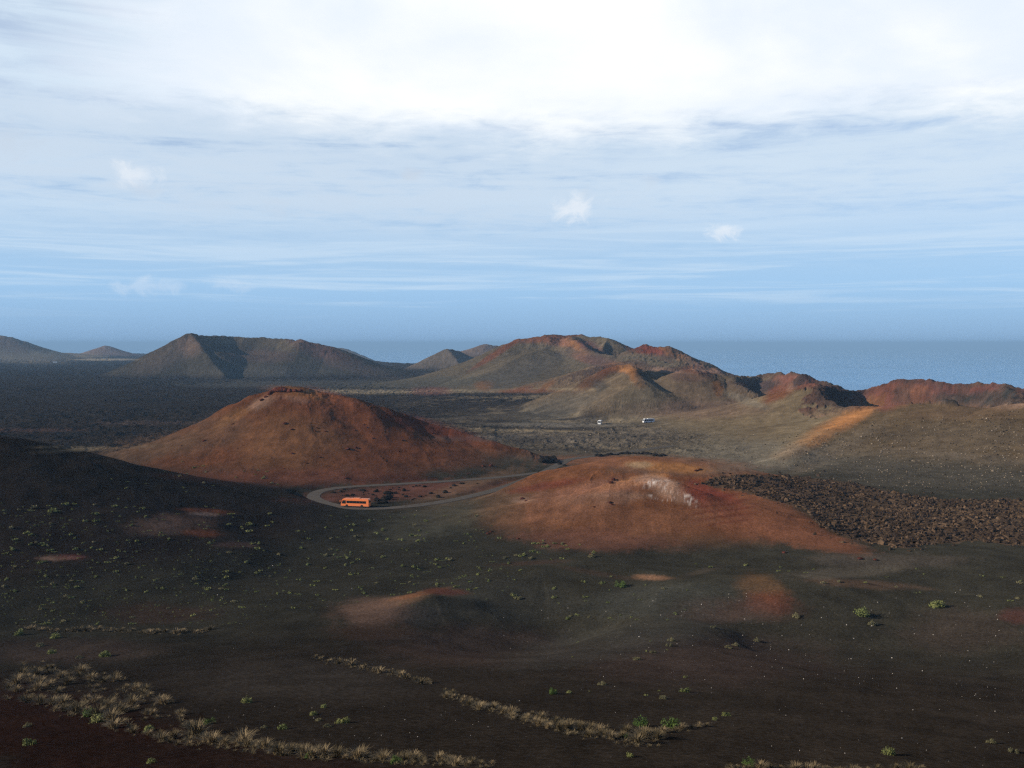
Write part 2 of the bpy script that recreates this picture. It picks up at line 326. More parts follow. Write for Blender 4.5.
# flatten a shelf for the road
def road_points():
    pix = [(700, 452, None)]
    near = [(572, 459), (560, 464), (541, 473.5), (500, 488.5), (450, 500.5), (400, 507.3), (360, 508.3), (335, 505.5), (318, 500.5), (313.5, 496), (321, 491), (345, 487.3), (400, 484), (450, 481), (500, 477.2), (541, 472.5)]
    out = []
    for u, v in near:
        X = (u-512)/FPX; Yu = -(v-384)/FPX; dy = CT+Yu*ST; dz = -ST+Yu*CT
        k = -66.0/dz; out.append((X*k, dy*k))
    return out
def catmull(p, n=12):
    p = [p[0]]+list(p)+[p[-1]]; out = []
    for i in range(1, len(p)-2):
        for k in range(n):
            t = k/n; a, b, c, d = p[i-1], p[i], p[i+1], p[i+2]
            out.append(tuple(0.5*((2*b[j])+(c[j]-a[j])*t+(2*a[j]-5*b[j]+4*c[j]-d[j])*t*t+(3*b[j]-a[j]-3*c[j]+d[j])*t**3) for j in range(len(b))))
    out.append(tuple(p[-2])); return out
ROAD = catmull([(105, 640), (60, 592)]+road_points(), 10)
ROADA = np.array(ROAD)
ROAD_Z = -66.0
def road_dist(x, y):
    d = np.full(x.shape, 1e9)
    m = (x > -120) & (x < 150) & (y > 360) & (y < 680)
    xs, ys = x[m], y[m]; dd = np.full(xs.shape, 1e9)
    for i in range(len(ROADA)-1):
        ax, ay = ROADA[i]; bx, by = ROADA[i+1]; L2 = (bx-ax)**2+(by-ay)**2+1e-9
        t = np.clip(((xs-ax)*(bx-ax)+(ys-ay)*(by-ay))/L2, 0, 1)
        dd = np.minimum(dd, np.hypot(xs-ax-t*(bx-ax), ys-ay-t*(by-ay)))
    d[m] = dd
    return d
def ground(x, y, want=False):
    x = np.atleast_1d(np.asarray(x, float)); y = np.atleast_1d(np.asarray(y, float))
    if want: z, own, A, am = terrain(x, y, True)
    else: z = terrain(x, y)
    rd = road_dist(x, y)
    w = 1-sstep(rd, 3.6, 13.0)
    z = z*(1-w)+(ROAD_Z)*w
    if want: return z, own, A, am, rd
    return z

# polar grid round the viewpoint, fine inside the view, coarse elsewhere
az_f = np.radians(np.linspace(-31, 31, 1500)); st_ = np.radians(62/1499)
side = [31.0]
while side[-1] < 176: side.append(side[-1]+0.045*(1+0.16*(side[-1]-31)) if side[-1] < 60 else side[-1]+1.0 if False else side[-1]+min(3.0, 0.045*(1+0.16*(side[-1]-31))*1.6))
side = np.radians(np.array(side[1:]))
AZ = np.concatenate([-side[::-1], az_f, side])
rr_ = [6.0]
while rr_[-1] < 24000:
    q = rr_[-1]
    f = 0.022 if q < 40 else 0.0062 if q < 150 else 0.0043 if q < 620 else 0.0040 if q < 1800 else 0.0062 if q < 3200 else 0.012 if q < 6000 else 0.04
    rr_.append(q*(1+f))
RR = np.array([0.5, 2, 4]+rr_)
NA, NR = len(AZ), len(RR)
print('grid', NA, NR, NA*NR)
GX = np.sin(AZ)[None, :]*RR[:, None]; GY = np.cos(AZ)[None, :]*RR[:, None]
Z, OWN, AA, AM, RD = ground(GX.ravel(), GY.ravel(), True)
GZ = Z.reshape(NR, NA)
def hit(u, v):
    """first place where the ray through (u, v) meets the ground: (x, y, z) or None"""
    d = np.array(P(u, v, 1.0)); hd = math.hypot(d[0], d[1]); a = math.atan2(d[0], d[1])
    j = np.interp(a, AZ, np.arange(NA)); j0 = int(j); f = j-j0
    colz = GZ[:, j0]*(1-f)+GZ[:, min(j0+1, NA-1)]*f
    ray = d[2]/hd*RR; below = np.where((ray < colz) & (RR > 20))[0]
    if not len(below): return None
    i = below[0]; a0 = ray[i-1]-colz[i-1]; a1 = ray[i]-colz[i]
    r = RR[i-1]+(RR[i]-RR[i-1])*(a0/(a0-a1) if a0 != a1 else 0)
    x, y = math.sin(a)*r, math.cos(a)*r
    return (x, y, float(ground(x, y)[0]))
def hits(uv):
    q = [hit(u, v) for u, v in uv]
    return q

# fall-line rills: noise smeared along the slope of the ground
def normals(Gz):
    Pt = np.stack([GX, GY, Gz], -1)
    du = np.empty_like(Pt); du[:, 1:-1] = Pt[:, 2:]-Pt[:, :-2]; du[:, 0] = Pt[:, 1]-Pt[:, 0]; du[:, -1] = Pt[:, -1]-Pt[:, -2]
    dv = np.empty_like(Pt); dv[1:-1] = Pt[2:]-Pt[:-2]; dv[0] = Pt[1]-Pt[0]; dv[-1] = Pt[-1]-Pt[-2]
    n_ = np.cross(du, dv); n_ /= np.linalg.norm(n_, axis=-1, keepdims=True)+1e-12
    return Pt, (n_*np.sign(n_[..., 2:3]+1e-9)).reshape(-1, 3)
_, N0 = normals(GZ)
g = N0[:, :2]; SLOPE = np.hypot(g[:, 0], g[:, 1]); gd = (g/(SLOPE[:, None]+1e-6)).astype(np.float32)
act = np.where((SLOPE > .05) & (np.hypot(GX.ravel(), GY.ravel()) < 3200))[0]
cx_, cy_ = GX.ravel()[act].copy(), GY.ravel()[act].copy(); stp = np.clip(np.hypot(cx_, cy_)*.011, 1.5, 14)
s1 = np.zeros(len(act)); s2 = np.zeros(len(act)); at_ = act.copy()
for it in range(9):
    s1 += vn(cx_/(stp*.55), cy_/(stp*.55), 901); s2 += vn(cx_/(stp*1.7), cy_/(stp*1.7), 911)
    cx_ += gd[at_, 0]*stp; cy_ += gd[at_, 1]*stp
    ja = np.clip(np.interp(np.arctan2(cx_, cy_), AZ, np.arange(NA)).astype(int), 0, NA-1); ir = np.clip(np.interp(np.hypot(cx_, cy_), RR, np.arange(NR)).astype(int), 0, NR-1)
    at_ = ir*NA+ja
STR = np.zeros(NR*NA); STR2 = np.zeros(NR*NA)
STR[act] = s1/3.2; STR2[act] = s2/4.5
del s1, s2, cx_, cy_
r_ = np.hypot(GX.ravel(), GY.ravel())
Z = Z+sstep(SLOPE, .08, .28)*np.clip(AA/6, 0, 1)*(1-sstep(RD, 14, 4))*(STR*.00020+STR2*.00050)*np.clip(r_, 200, 2600)*np.where(r_ < 420, .6, 1)*np.where(r_ > 1500, .6, 1)*np.where(OWN == 21, .4, 1)
GZ = Z.reshape(NR, NA)

# ------------------------------------------------------------------ soil colours (albedo, plus shade painted on some crater walls)
X_, Y_ = GX.ravel(), GY.ravel(); RAD = np.hypot(X_, Y_)
U, V, FW = project(X_, Y_, Z)
U = np.where(FW > 1, U, 512+np.sign(X_)*3000)
C = np.empty((len(X_), 3))
def lin(r, g, b):
    return np.array([((c/255+0.055)/1.055)**2.4 if c > 10 else c/3294.6 for c in (r, g, b)])
ASH = np.array((.024, .0192, .0148)); ASHG = np.array((.036, .034, .0245)); BRN = np.array((.135, .100, .070)); AALAVA = np.array((.030, .024, .020))
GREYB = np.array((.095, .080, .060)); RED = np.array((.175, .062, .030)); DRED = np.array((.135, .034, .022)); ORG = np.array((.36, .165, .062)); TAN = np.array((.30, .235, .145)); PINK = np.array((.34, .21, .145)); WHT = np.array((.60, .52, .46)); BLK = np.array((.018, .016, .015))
N1 = fbm(X_, Y_, 60, 5, 401); N2 = fbm(X_, Y_, 14, 4, 431); N3 = fbm(X_, Y_, 260, 4, 461)
def lay(c, w):
    global C
    w = np.clip(w, 0, 1)[:, None]; C = C*(1-w)+c*w
C[:] = ASH
lay(ASHG, sstep(RAD, 150, 240)*0.8)
lay(GREYB, sstep(RAD, 500, 620))
# lava plain: dark to the left, brown-grey to the right
leftness = sstep(-U+40*N1, -560, -330)
plain = sstep(RAD, 560, 640)
lay(AALAVA*1.0, plain*np.clip(leftness+0.0, 0, 1)*0.95)
lay(AALAVA, plain*sstep(V+6*N3, 418, 408)*0.9)
lay(TAN*0.8, plain*sstep(N1+0.5*N2, .10, .5)*(1-leftness)*.55)
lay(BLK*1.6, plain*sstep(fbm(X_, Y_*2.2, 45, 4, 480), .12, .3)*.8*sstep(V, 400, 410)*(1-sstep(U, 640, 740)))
for sd_, c in {0: (.125, .105, .085), 1: (.20, .165, .125), 2: (.17, .12, .10), 3: (.056, .053, .047), 6: (.10, .09, .085), 7: (.065, .062, .058), 8: (.115, .10, .09), 9: (.14, .11, .10), 10: (.10, .088, .070), 12: (.125, .095, .07),
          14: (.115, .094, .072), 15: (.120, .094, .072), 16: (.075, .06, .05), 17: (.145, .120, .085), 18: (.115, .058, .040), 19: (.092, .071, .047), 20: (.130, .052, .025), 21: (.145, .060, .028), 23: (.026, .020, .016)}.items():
    w = (OWN == sd_+3).astype(float); i = sd_
    fade = sstep(AA, 0.5, 5 if i >= 20 else 9)
    if i in (20,): fade = sstep(AA, 0.8, 9)
    lay(np.array(c)*(np.array([1.06, .96, .80]) if i not in (18, 20, 21, 23) else 1.0), w*fade)
def blob(u0, v0, ru, rv, c, a=1.0, rot=0.0, soft=0.45, nz=0.35, hill=None, wl=18, lo=None):
    du, dv = U-u0, V-v0; cr, sr = math.cos(R(rot)), math.sin(R(rot))
    m = (np.abs(du) < (ru+rv)*1.6) & (np.abs(dv) < (ru+rv)*1.6)
    if hill is not None: m &= np.isin(OWN, hill)
    if not m.any(): return
    p = (du[m]*cr+dv[m]*sr)/ru; q = (-du[m]*sr+dv[m]*cr)/rv
    sc_ = max(.35, np.median(RAD[m])/500)
    d = np.sqrt(p*p+q*q)+nz*fbm(X_[m], Y_[m], wl*sc_, 6, int(u0*3+v0) % 977, .68)+.16*STR[m]+.10*STR2[m]+.18*fbm(X_[m], Y_[m], 1.6*sc_, 3, 77, .7)
    w = np.zeros(len(U)); w[m] = a*(1-sstep(d, 1-soft, 1+soft)); lay(np.array(c), w)
def line(pts, width, c, a=1.0, hill=None, nz=.5):
    for (u0, v0), (u1, v1) in zip(pts[:-1], pts[1:]):
        L = math.hypot(u1-u0, v1-v0); blob((u0+u1)/2, (v0+v1)/2, L*.62, width, c, a, math.degrees(math.atan2(v1-v0, u1-u0)), .4, nz, hill)
PAINT = [
 # far left hills
 (15, 357, 50, 6, TAN*.9, .55, 3), (60, 354, 40, 3.0, TAN, .5, 2), (105, 359.5, 34, 1.0, TAN*1.3, .9, 0), (10, 345, 20, 6, PINK*.5, .5, 20), (106, 350, 20, 5, PINK*.6, .5, 0),
 # flat-topped volcano
 (165, 356, 30, 12, (.135, .100, .078), .5, -25), (190, 345, 12, 10, PINK*.55, .5, 0), (255, 341, 45, 5, (.125, .095, .06), .7, 3), (290, 346, 14, 6, TAN*.45, .6, 0), (325, 352, 34, 9, (.135, .072, .055), .85, 22), (255, 356, 38, 6, (.12, .075, .06), .5, 0), (265, 372, 60, 5, (.085, .078, .065), .7, 0),
 (350, 366, 40, 6, (.11, .08, .065), .6, 12),
 (350, 391, 60, 1.6, TAN, .7, 0), (480, 391, 130, 2.0, TAN*.8, .7, -1), (396, 391, 50, 1.8, TAN*1.2, .8, -1), (290, 384, 110, 4, (.085, .08, .068), .7, 0), (430, 383, 90, 6, (.085, .078, .06), .8, -3),
 # largest mountain
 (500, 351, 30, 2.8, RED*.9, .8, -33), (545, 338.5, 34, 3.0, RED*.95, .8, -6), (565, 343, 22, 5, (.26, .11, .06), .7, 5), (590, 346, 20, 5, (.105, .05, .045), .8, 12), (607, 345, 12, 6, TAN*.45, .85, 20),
 (582, 355, 12, 6, ORG*.7, .85, 25), (598, 361, 22, 4, RED*.7, .7, 10), (600, 355, 24, 7, (.09, .065, .05), .5, 10), (560, 349, 18, 4, TAN*.42, .6, 10), (575, 345, 8, 4, ORG*.7, .8, 40),
 (522, 389, 12, 2.4, RED*.8, .6, -10), (547, 386, 9, 2.6, ORG*.45, .7, -35), (484, 386, 9, 5, ORG*.6, .8, 0), (430, 391, 20, 4, (.14, .06, .05), .7, 0), (525, 391, 40, 2, RED*.8, .7, 0), (600, 362, 40, 6, (.115, .075, .066), .6, 15), (520, 372, 50, 10, (.082, .074, .062), .6, -20),
 # red-topped summit
 (650, 350, 22, 5.0, DRED*1.2, .9, 8), (675, 355, 18, 4, ORG*.55, .8, 30), (695, 364, 16, 4, (.24, .13, .09), .7, 35), (650, 361, 34, 6, (.12, .10, .07), .9, 3), (668, 370.5, 26, 2.0, PINK*.85, .85, 4),
 # front cones
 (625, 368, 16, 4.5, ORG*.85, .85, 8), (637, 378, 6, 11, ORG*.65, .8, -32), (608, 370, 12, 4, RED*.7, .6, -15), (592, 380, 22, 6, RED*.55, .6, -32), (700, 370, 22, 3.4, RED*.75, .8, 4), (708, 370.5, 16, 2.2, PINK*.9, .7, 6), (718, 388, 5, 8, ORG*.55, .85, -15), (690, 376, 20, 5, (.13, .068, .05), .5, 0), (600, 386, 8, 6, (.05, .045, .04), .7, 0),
 (642, 376, 9, 7, (.05, .045, .038), .7, -30), (560, 408, 50, 12, (.098, .088, .070), .6, -15), (690, 410, 70, 9, (.15, .095, .07), .55, 0), (640, 400, 30, 16, (.13, .11, .075), .5, -20),  # first patch paints the shade on the orange-topped cone's right face
 # black and red crater walls, their shadowed faces painted darker
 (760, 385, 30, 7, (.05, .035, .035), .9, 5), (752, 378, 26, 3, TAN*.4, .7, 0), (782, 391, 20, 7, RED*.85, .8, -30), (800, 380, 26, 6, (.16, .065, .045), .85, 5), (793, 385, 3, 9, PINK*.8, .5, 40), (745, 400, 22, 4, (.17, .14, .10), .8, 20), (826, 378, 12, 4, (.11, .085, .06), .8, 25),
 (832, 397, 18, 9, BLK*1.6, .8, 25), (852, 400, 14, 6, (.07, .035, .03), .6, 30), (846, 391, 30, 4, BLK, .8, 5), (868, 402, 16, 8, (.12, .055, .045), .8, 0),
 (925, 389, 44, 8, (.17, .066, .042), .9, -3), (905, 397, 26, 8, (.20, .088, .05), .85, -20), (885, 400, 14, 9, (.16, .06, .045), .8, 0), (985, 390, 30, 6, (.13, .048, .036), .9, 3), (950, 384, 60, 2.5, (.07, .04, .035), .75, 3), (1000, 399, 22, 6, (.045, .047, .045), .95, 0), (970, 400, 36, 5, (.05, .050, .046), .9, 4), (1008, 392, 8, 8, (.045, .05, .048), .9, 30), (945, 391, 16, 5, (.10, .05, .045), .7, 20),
 # orange stripe and brown slopes on the right
 (812, 433, 52, 13, TAN*.55, .6, -29), (826, 431, 52, 9, ORG*.8, .8, -29), (850, 419, 24, 4.5, ORG*.95, .9, -24), (838, 448, 50, 7, (.13, .10, .068), .8, -29), (800, 425, 40, 12, TAN*.62, .6, -25), (1010, 405, 20, 4, (.24, .15, .10), .8, -8), (960, 412, 60, 9, (.115, .075, .044), .65, 0), (960, 438, 90, 16, (.088, .068, .046), .6, 0), (930, 475, 110, 16, (.066, .058, .044), .7, 4), (960, 456, 80, 4, (.11, .09, .068), .4, 5), (1000, 396, 24, 5, (.036, .038, .036), .9, 5), (965, 399, 34, 3.5, (.040, .040, .036), .85, 6),
 (700, 440, 130, 16, TAN*.55, .5, 0), (745, 455, 70, 16, (.15, .132, .10), .7, 0), (600, 437, 90, 10, (.11, .095, .08), .5, 0), (690, 468, 80, 8, (.12, .10, .078), .4, 0), (560, 425, 70, 2.2, (.17, .15, .12), .7, 0), (550, 431, 60, 1.2, TAN*.9, .7, 1), (480, 438, 50, 3, (.11, .10, .085), .6, 0),
 # thin crust lines left of the red hill
 (95, 449, 60, 2.0, TAN*.75, .8, -3), (60, 447, 30, 1.5, TAN*.6, .7, 0), (30, 430, 50, 2.0, (.12, .07, .055), .6, 0), (150, 423, 60, 2.0, (.11, .075, .06), .5, 0),
 # red hill
 (300, 394, 30, 5, ORG*.78, .9, 10), (340, 400, 30, 5, RED*1.25, .7, 20), (232, 418, 24, 6, ORG*.68, .8, -30), (262, 403, 16, 6, PINK*.8, .7, -25), (295, 399, 15, 3, PINK*.95, .7, 10), (345, 420, 70, 16, RED*1.15, .5, 18), (290, 440, 60, 30, (.20, .098, .045), .55, 0), (280, 391, 9, 3, RED, .6, 0), (430, 428, 60, 7, DRED*.95, .55, 14), (140, 450, 60, 12, (.115, .072, .045), .8, -12), (400, 460, 90, 16, RED*.95, .4, 0), (300, 478, 120, 9, (.17, .06, .034), .6, 0), (210, 435, 40, 16, (.13, .075, .045), .6, -20), (90, 470, 70, 16, ASH, .8, 10), (180, 486, 130, 9, ASH*1.0, .85, 3), (400, 492, 90, 7, (.14, .06, .042), .8, -4),
 # orange dome
 (480, 505, 60, 14, (.12, .075, .045), .75, -12), (640, 462, 90, 6, (.19, .085, .045), .9, 2), (668, 467, 36, 5, ORG*.85, .9, 5), (640, 465, 12, 3, TAN*1.1, .5, 0), (636, 481, 30, 4, ORG*1.1, .95, -12), (612, 486, 18, 3, ORG*1.0, .8, -18), (655, 481, 20, 4.5, PINK*1.05, .9, 6), (672, 491, 26, 8, PINK*.9, .8, 25), (590, 492, 60, 9, (.25, .12, .075), .75, -8), (600, 499, 50, 6, PINK*.62, .6, -4), (560, 510, 60, 14, (.165, .078, .045), .8, -5), (720, 503, 34, 13, DRED*1.3, .9, 25), (740, 522, 60, 16, (.155, .064, .034), .75, 12), (640, 522, 70, 14, (.155, .070, .038), .7, 0), (520, 500, 14, 3, PINK*.7, .7, 0), (540, 487, 40, 4, DRED, .6, -10), (800, 535, 60, 10, (.17, .070, .038), .85, 14), (770, 510, 40, 12, (.175, .072, .038), .7, 22), (590, 540, 80, 10, (.14, .062, .04), .7, 3), (470, 485, 60, 6, (.14, .088, .055), .6, -18), (436, 522, 62, 16, ASHG*1.7, .85, -12), (500, 512, 26, 14, (.11, .064, .038), .6, 0),
 # foreground stains
 (188, 520, 32, 7, (.12, .068, .045), .8, 3), (205, 511, 26, 2.5, RED, .9, 4), (204, 514, 16, 1.6, PINK, .8, 3), (200, 533, 22, 4, RED*.8, .8, 4), (160, 527, 30, 9, (.12, .075, .055), .7, 0), (58, 558, 18, 2.2, PINK*.75, .8, -2), (72, 557, 14, 2.5, (.14, .05, .04), .6, 0), (235, 545, 20, 3, (.11, .065, .05), .6, 0),
 (160, 614, 55, 9, (.048, .030, .022), .7, 0), (395, 602, 32, 4.5, (.15, .085, .048), .85, -10), (420, 594, 30, 2.4, (.22, .10, .05), .85, -12), (448, 592, 20, 3.4, DRED*.9, .85, 3), (375, 612, 40, 14, (.12, .075, .055), .8, 0), (375, 632, 40, 9, (.055, .034, .024), .7, 0), (470, 645, 90, 20, (.055, .037, .030), .6, 0), (420, 615, 24, 9, (.05, .045, .04), .6, 0),
 (530, 563, 40, 2.2, (.075, .042, .030), .45, -3), (652, 577.5, 18, 2.8, (.20, .11, .065), .85, 3), (590, 572, 36, 2.5, (.075, .042, .030), .3, 10), (700, 572, 22, 3, (.08, .06, .045), .35, -14),
 (762, 588, 24, 12, (.11, .060, .030), .65, 15), (768, 602, 24, 11, (.13, .042, .026), .6, 0), (730, 610, 60, 12, (.08, .045, .035), .6, 0), (862, 584, 52, 4, (.095, .062, .042), .75, 4), (850, 572, 60, 5, (.10, .085, .065), .6, -4), (960, 630, 60, 20, (.046, .034, .027), .6, 0), (1018, 616, 18, 7, (.085, .03, .026), .5, 0), (880, 560, 80, 6, (.075, .062, .05), .6, 0), (700, 660, 120, 24, (.055, .038, .032), .5, 0),
 (60, 735, 190, 40, (.023, .011, .008), .9, 12), (250, 765, 150, 18, (.022, .013, .010), .8, 5), (60, 650, 90, 12, (.06, .042, .034), .6, 0), (300, 680, 120, 20, (.050, .042, .034), .5, 0), (620, 640, 110, 18, (.052, .050, .042), .5, -10), (660, 600, 80, 16, (.050, .051, .043), .6, -5), (500, 600, 80, 22, (.042, .041, .034), .5, 0)]
for q in PAINT:
    blob(*q)
# white crust, broken up
n = fbm(X_, Y_, 2.0, 4, 520, .8)
for (u0, v0, ru, rv, rot) in ((648, 484, 13, 4, -14), (672, 490, 14, 7, 35), (690, 500, 10, 5, 30), (664, 497, 16, 4, 10)):
    du, dv = U-u0, V-v0; cr, sr = math.cos(R(rot)), math.sin(R(rot))
    d = np.hypot((du*cr+dv*sr)/ru, (-du*sr+dv*cr)/rv)
    lay(WHT, np.clip(1.2-d, 0, 1)*1.3*sstep(n, .02, .30)*(FW > 1))
# rilles of red scree on the dome
w = sstep(np.hypot((U-722)/44, (V-508)/24), 1.1, .5)*(FW > 1)
lay(DRED*.6, w*.5*sstep(np.sin((U-690)*.14+(V-500)*.95+3.0*fbm(X_, Y_, 25, 3, 540)), .1, .9))
rz_ = fbm(X_, Y_, 26, 5, 371, .62, True)
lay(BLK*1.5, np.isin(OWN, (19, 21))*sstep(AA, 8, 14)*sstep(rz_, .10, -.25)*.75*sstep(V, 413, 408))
lay((.075, .048, .036), np.isin(OWN, (15, 19, 21))*sstep(AA, 8, 14)*sstep(fbm(X_, Y_, 34, 5, 388, .65), .0, .25)*.7*sstep(V, 410, 405))
# dark ground between the lava blocks
def inpoly_np(U_, V_, poly):
    c_ = np.zeros(U_.shape, bool); n_ = len(poly)
    for i_ in range(n_):
        (a_, b_), (p_, q_) = poly[i_], poly[(i_+1) % n_]
        if b_ != q_: c_ ^= ((b_ > V_) != (q_ > V_)) & (U_ < (p_-a_)*(V_-b_)/(q_-b_)+a_)
    return c_
LAVA_POLY = [(700, 484), (716, 477), (745, 474.5), (800, 476.5), (850, 483), (900, 494), (950, 500), (1024, 499), (1110, 499), (1110, 548), (1024, 545), (965, 541), (905, 547.5), (868, 543), (838, 536), (815, 522), (806, 509), (770, 500), (735, 490)]
wj = fbm(X_, Y_, 9, 4, 733, .7)
inl = inpoly_np(U+7*wj, V+3.5*wj, LAVA_POLY) & (FW > 1) & (RAD < 520)
lay((.070, .047, .030), inl*.9)
# generic mottling of the soil
C *= (1+0.18*N2+0.12*N1+.17*np.clip(STR, -1.4, 1.4)*sstep(SLOPE, .08, .3)+.12*np.clip(STR2, -1.4, 1.4)*sstep(SLOPE, .08, .3))[:, None]
C *= (1+0.30*np.clip(fbm(X_, Y_, 3.2, 3, 570, .7), -1, 1)*sstep(RAD, 60, 500))[:, None]
hl = sstep(AA, 28, 50)*sstep(RAD, 800, 1000)
C *= (1+hl*0.35*fbm(X_, Y_, 22, 5, 590, .65))[:, None]
C = np.clip(C, .006, .8)
ROUGH = np.clip(AM*1.2+np.clip((AA-20)/30, 0, 1)*.5*(RAD > 450), 0, 1)
ROUGH = np.where(RAD < 440, 0.06, ROUGH)

def soil_material():
    m = bpy.data.materials.new('volcanic_soil'); m.use_nodes = True; T = NT(m.node_tree); T.n.clear()
    out = T.new('ShaderNodeOutputMaterial'); b = T.new('ShaderNodeBsdfDiffuse')
    at = T.new('ShaderNodeAttribute'); at.attribute_name = 'soil'
    geo = T.new('ShaderNodeNewGeometry'); pos = geo.outputs['Position']
    fine = T.noise(pos, 1.7, 6, .65); coarse = T.noise(pos, .12, 7, .6); grit = T.noise(pos, 9.0, 3, .6)
    f = T.m('MULTIPLY', T.smooth(fine, .28, .72, .64, 1.36), T.smooth(coarse, .28, .72, .82, 1.18))
    f = T.m('MULTIPLY', f, T.smooth(grit, .25, .75, .8, 1.2))
    f = T.m('MULTIPLY', f, T.smooth(T.noise(pos, 4.2, 4, .75), .3, .7, .76, 1.24))
    c = T.mix(1.0, at.outputs['Color'], T.comb(f, f, f), 'MULTIPLY')
    # bleached cinders
    vo = T.new('ShaderNodeTexVoronoi'); vo.inputs['Scale'].default_value = 1.9; T.l.new(pos, vo.inputs['Vector'])
    sp = T.smooth(vo.outputs['Distance'], .16, .09)
    sep = T.new('ShaderNodeSeparateColor'); T.l.new(vo.outputs['Color'], sep.inputs[0])
    sp = T.m('MULTIPLY', sp, T.smooth(sep.outputs[0], .93, .97))
    c = T.mix(T.m('MULTIPLY', sp, .6), c, (.22, .19, .16))
    T.l.new(c, b.inputs['Color']); b.inputs['Roughness'].default_value = .6
    bp = T.new('ShaderNodeBump'); bp.inputs['Distance'].default_value = 0.30
    hgt = T.m('ADD', T.m('MULTIPLY', fine, .30), T.m('MULTIPLY', coarse, 1.0))
    rip = T.new('ShaderNodeTexWave'); rip.bands_direction = 'DIAGONAL'; T.l.new(pos, rip.inputs['Vector'])
    rip.inputs['Scale'].default_value = .42; rip.inputs['Distortion'].default_value = 7; rip.inputs['Detail'].default_value = 4; rip.inputs['Detail Scale'].default_value = .7
    hgt = T.m('ADD', hgt, T.m('MULTIPLY', rip.outputs[0], .12))
    T.l.new(hgt, bp.inputs['Height'])
    T.l.new(T.m('ADD', .42, T.m('MULTIPLY', at.outputs['Alpha'], .45)), bp.inputs['Strength'])
    b2 = T.new('ShaderNodeBump'); b2.inputs['Distance'].default_value = 3.5
    T.l.new(T.noise(pos, .11, 8, .66), b2.inputs['Height']); T.l.new(T.m('MULTIPLY', at.outputs['Alpha'], .9), b2.inputs['Strength'])
    T.l.new(bp.outputs[0], b2.inputs['Normal']); T.l.new(b2.outputs[0], b.inputs['Normal'])
    T.l.new(b.outputs[0], out.inputs[0])
    return m
SOIL = soil_material()
# global normals, so that neighbouring pieces shade without seams
Pt, NO = normals(GZ)
idx = np.arange(NR*NA, dtype=np.int64).reshape(NR, NA)
Q = np.stack([idx[:-1, :-1], idx[:-1, 1:], idx[1:, 1:], idx[1:, :-1]], -1).reshape(-1, 4)
Q_own = OWN[Q[:, 0]]
PF = Pt.reshape(-1, 3)
def soil_piece(name, sel, label, cat):
    F = Q[sel]
    if not len(F): return None
    used = np.unique(F); remap = np.zeros(NR*NA, np.int32); remap[used] = np.arange(len(used))
    me = mesh_np(name, PF[used], remap[F], SOIL, True)
    at = me.attributes.new('soil', 'FLOAT_COLOR', 'POINT')
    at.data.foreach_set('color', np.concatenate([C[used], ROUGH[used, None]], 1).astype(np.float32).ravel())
    nn = NO[used]; nn = nn*np.sign(nn[:, 2:3]+1e-9)
    me.normals_split_custom_set_from_vertices(nn.tolist())
    o = obj(name, me); return tag(o, label, cat, kind='structure')
soil_piece('ground', Q_own == -1, 'dark ash ground and rough lava plain between the volcanic hills', 'ground')
for i, (nm, lb, kw) in enumerate(HILLS):
    if 'merge' in kw: continue
    soil_piece(nm, Q_own == kw['seed'], lb, nm)

# ------------------------------------------------------------------ sea
def mat(name, c, rough=.8, spec=.3, metal=0, var=.15, scale=4.0, bump=0.0, coat=0):
    m = bpy.data.materials.new(name); m.use_nodes = True; T = NT(m.node_tree)
    b = T.n['Principled BSDF']; tc = T.new('ShaderNodeTexCoord')
    nz = T.noise(tc.outputs['Object'], scale, 5, .6); f = T.smooth(nz, .25, .75, 1-var, 1+var)
    T.l.new(T.mix(1.0, c, T.comb(f, f, f), 'MULTIPLY'), b.inputs['Base Color'])
    b.inputs['Roughness'].default_value = rough; b.inputs['Specular IOR Level'].default_value = spec
    b.inputs['Metallic'].default_value = metal; b.inputs['Coat Weight'].default_value = coat
    if bump:
        bp = T.new('ShaderNodeBump'); bp.inputs['Distance'].default_value = bump; T.l.new(nz, bp.inputs['Height']); T.l.new(bp.outputs[0], b.inputs['Normal'])
    return m
seam = mat('sea_water', (.19, .46, .80), .6, .5, scale=.0004, var=.12)
n = 160; a = np.linspace(0, 2*np.pi, n, endpoint=False)
rs = [900, 3000, 9000, 25000, 60000, 120000, 190000]
Vs = np.concatenate([np.stack([np.sin(a)*r_, np.cos(a)*r_, np.full(n, -302.0)], 1) for r_ in rs])
Fs = [(k*n+i, (k+1)*n+i, (k+1)*n+(i+1) % n, k*n+(i+1) % n) for k in range(len(rs)-1) for i in range(n)]
tag(obj('sea', mesh_np('sea', Vs, Fs, seam)), 'hazy blue sea beyond the hills reaching the horizon', 'sea', kind='structure')

# ------------------------------------------------------------------ road
roadm = mat('road_asphalt', (.115, .102, .088), .95, .0, var=.2, scale=.6)
def ribbon(name, pts, hw, z, m):
    p = np.array(pts); t = np.gradient(p, axis=0); t /= np.linalg.norm(t, axis=1, keepdims=True)
    nrm = np.stack([-t[:, 1], t[:, 0]], 1)
    V_ = []
    for s in (-1, -.97, .97, 1):
        q = p+nrm*hw*s
        V_.append(np.column_stack([q, np.full(len(q), z if abs(s) < .99 else z-.35)]))
    V_ = np.concatenate(V_); k = len(p)
    F_ = [(b*k+i, b*k+i+1, (b+1)*k+i+1, (b+1)*k+i) for b in range(3) for i in range(k-1)]
    F_ = [f[::-1] for f in F_]
    return obj(name, mesh_np(name, V_, F_, m))
tag(ribbon('road', ROAD[:], 2.9, ROAD_Z+.10, roadm), 'grey road looping round a hairpin at the foot of the red hill', 'road', kind='structure')
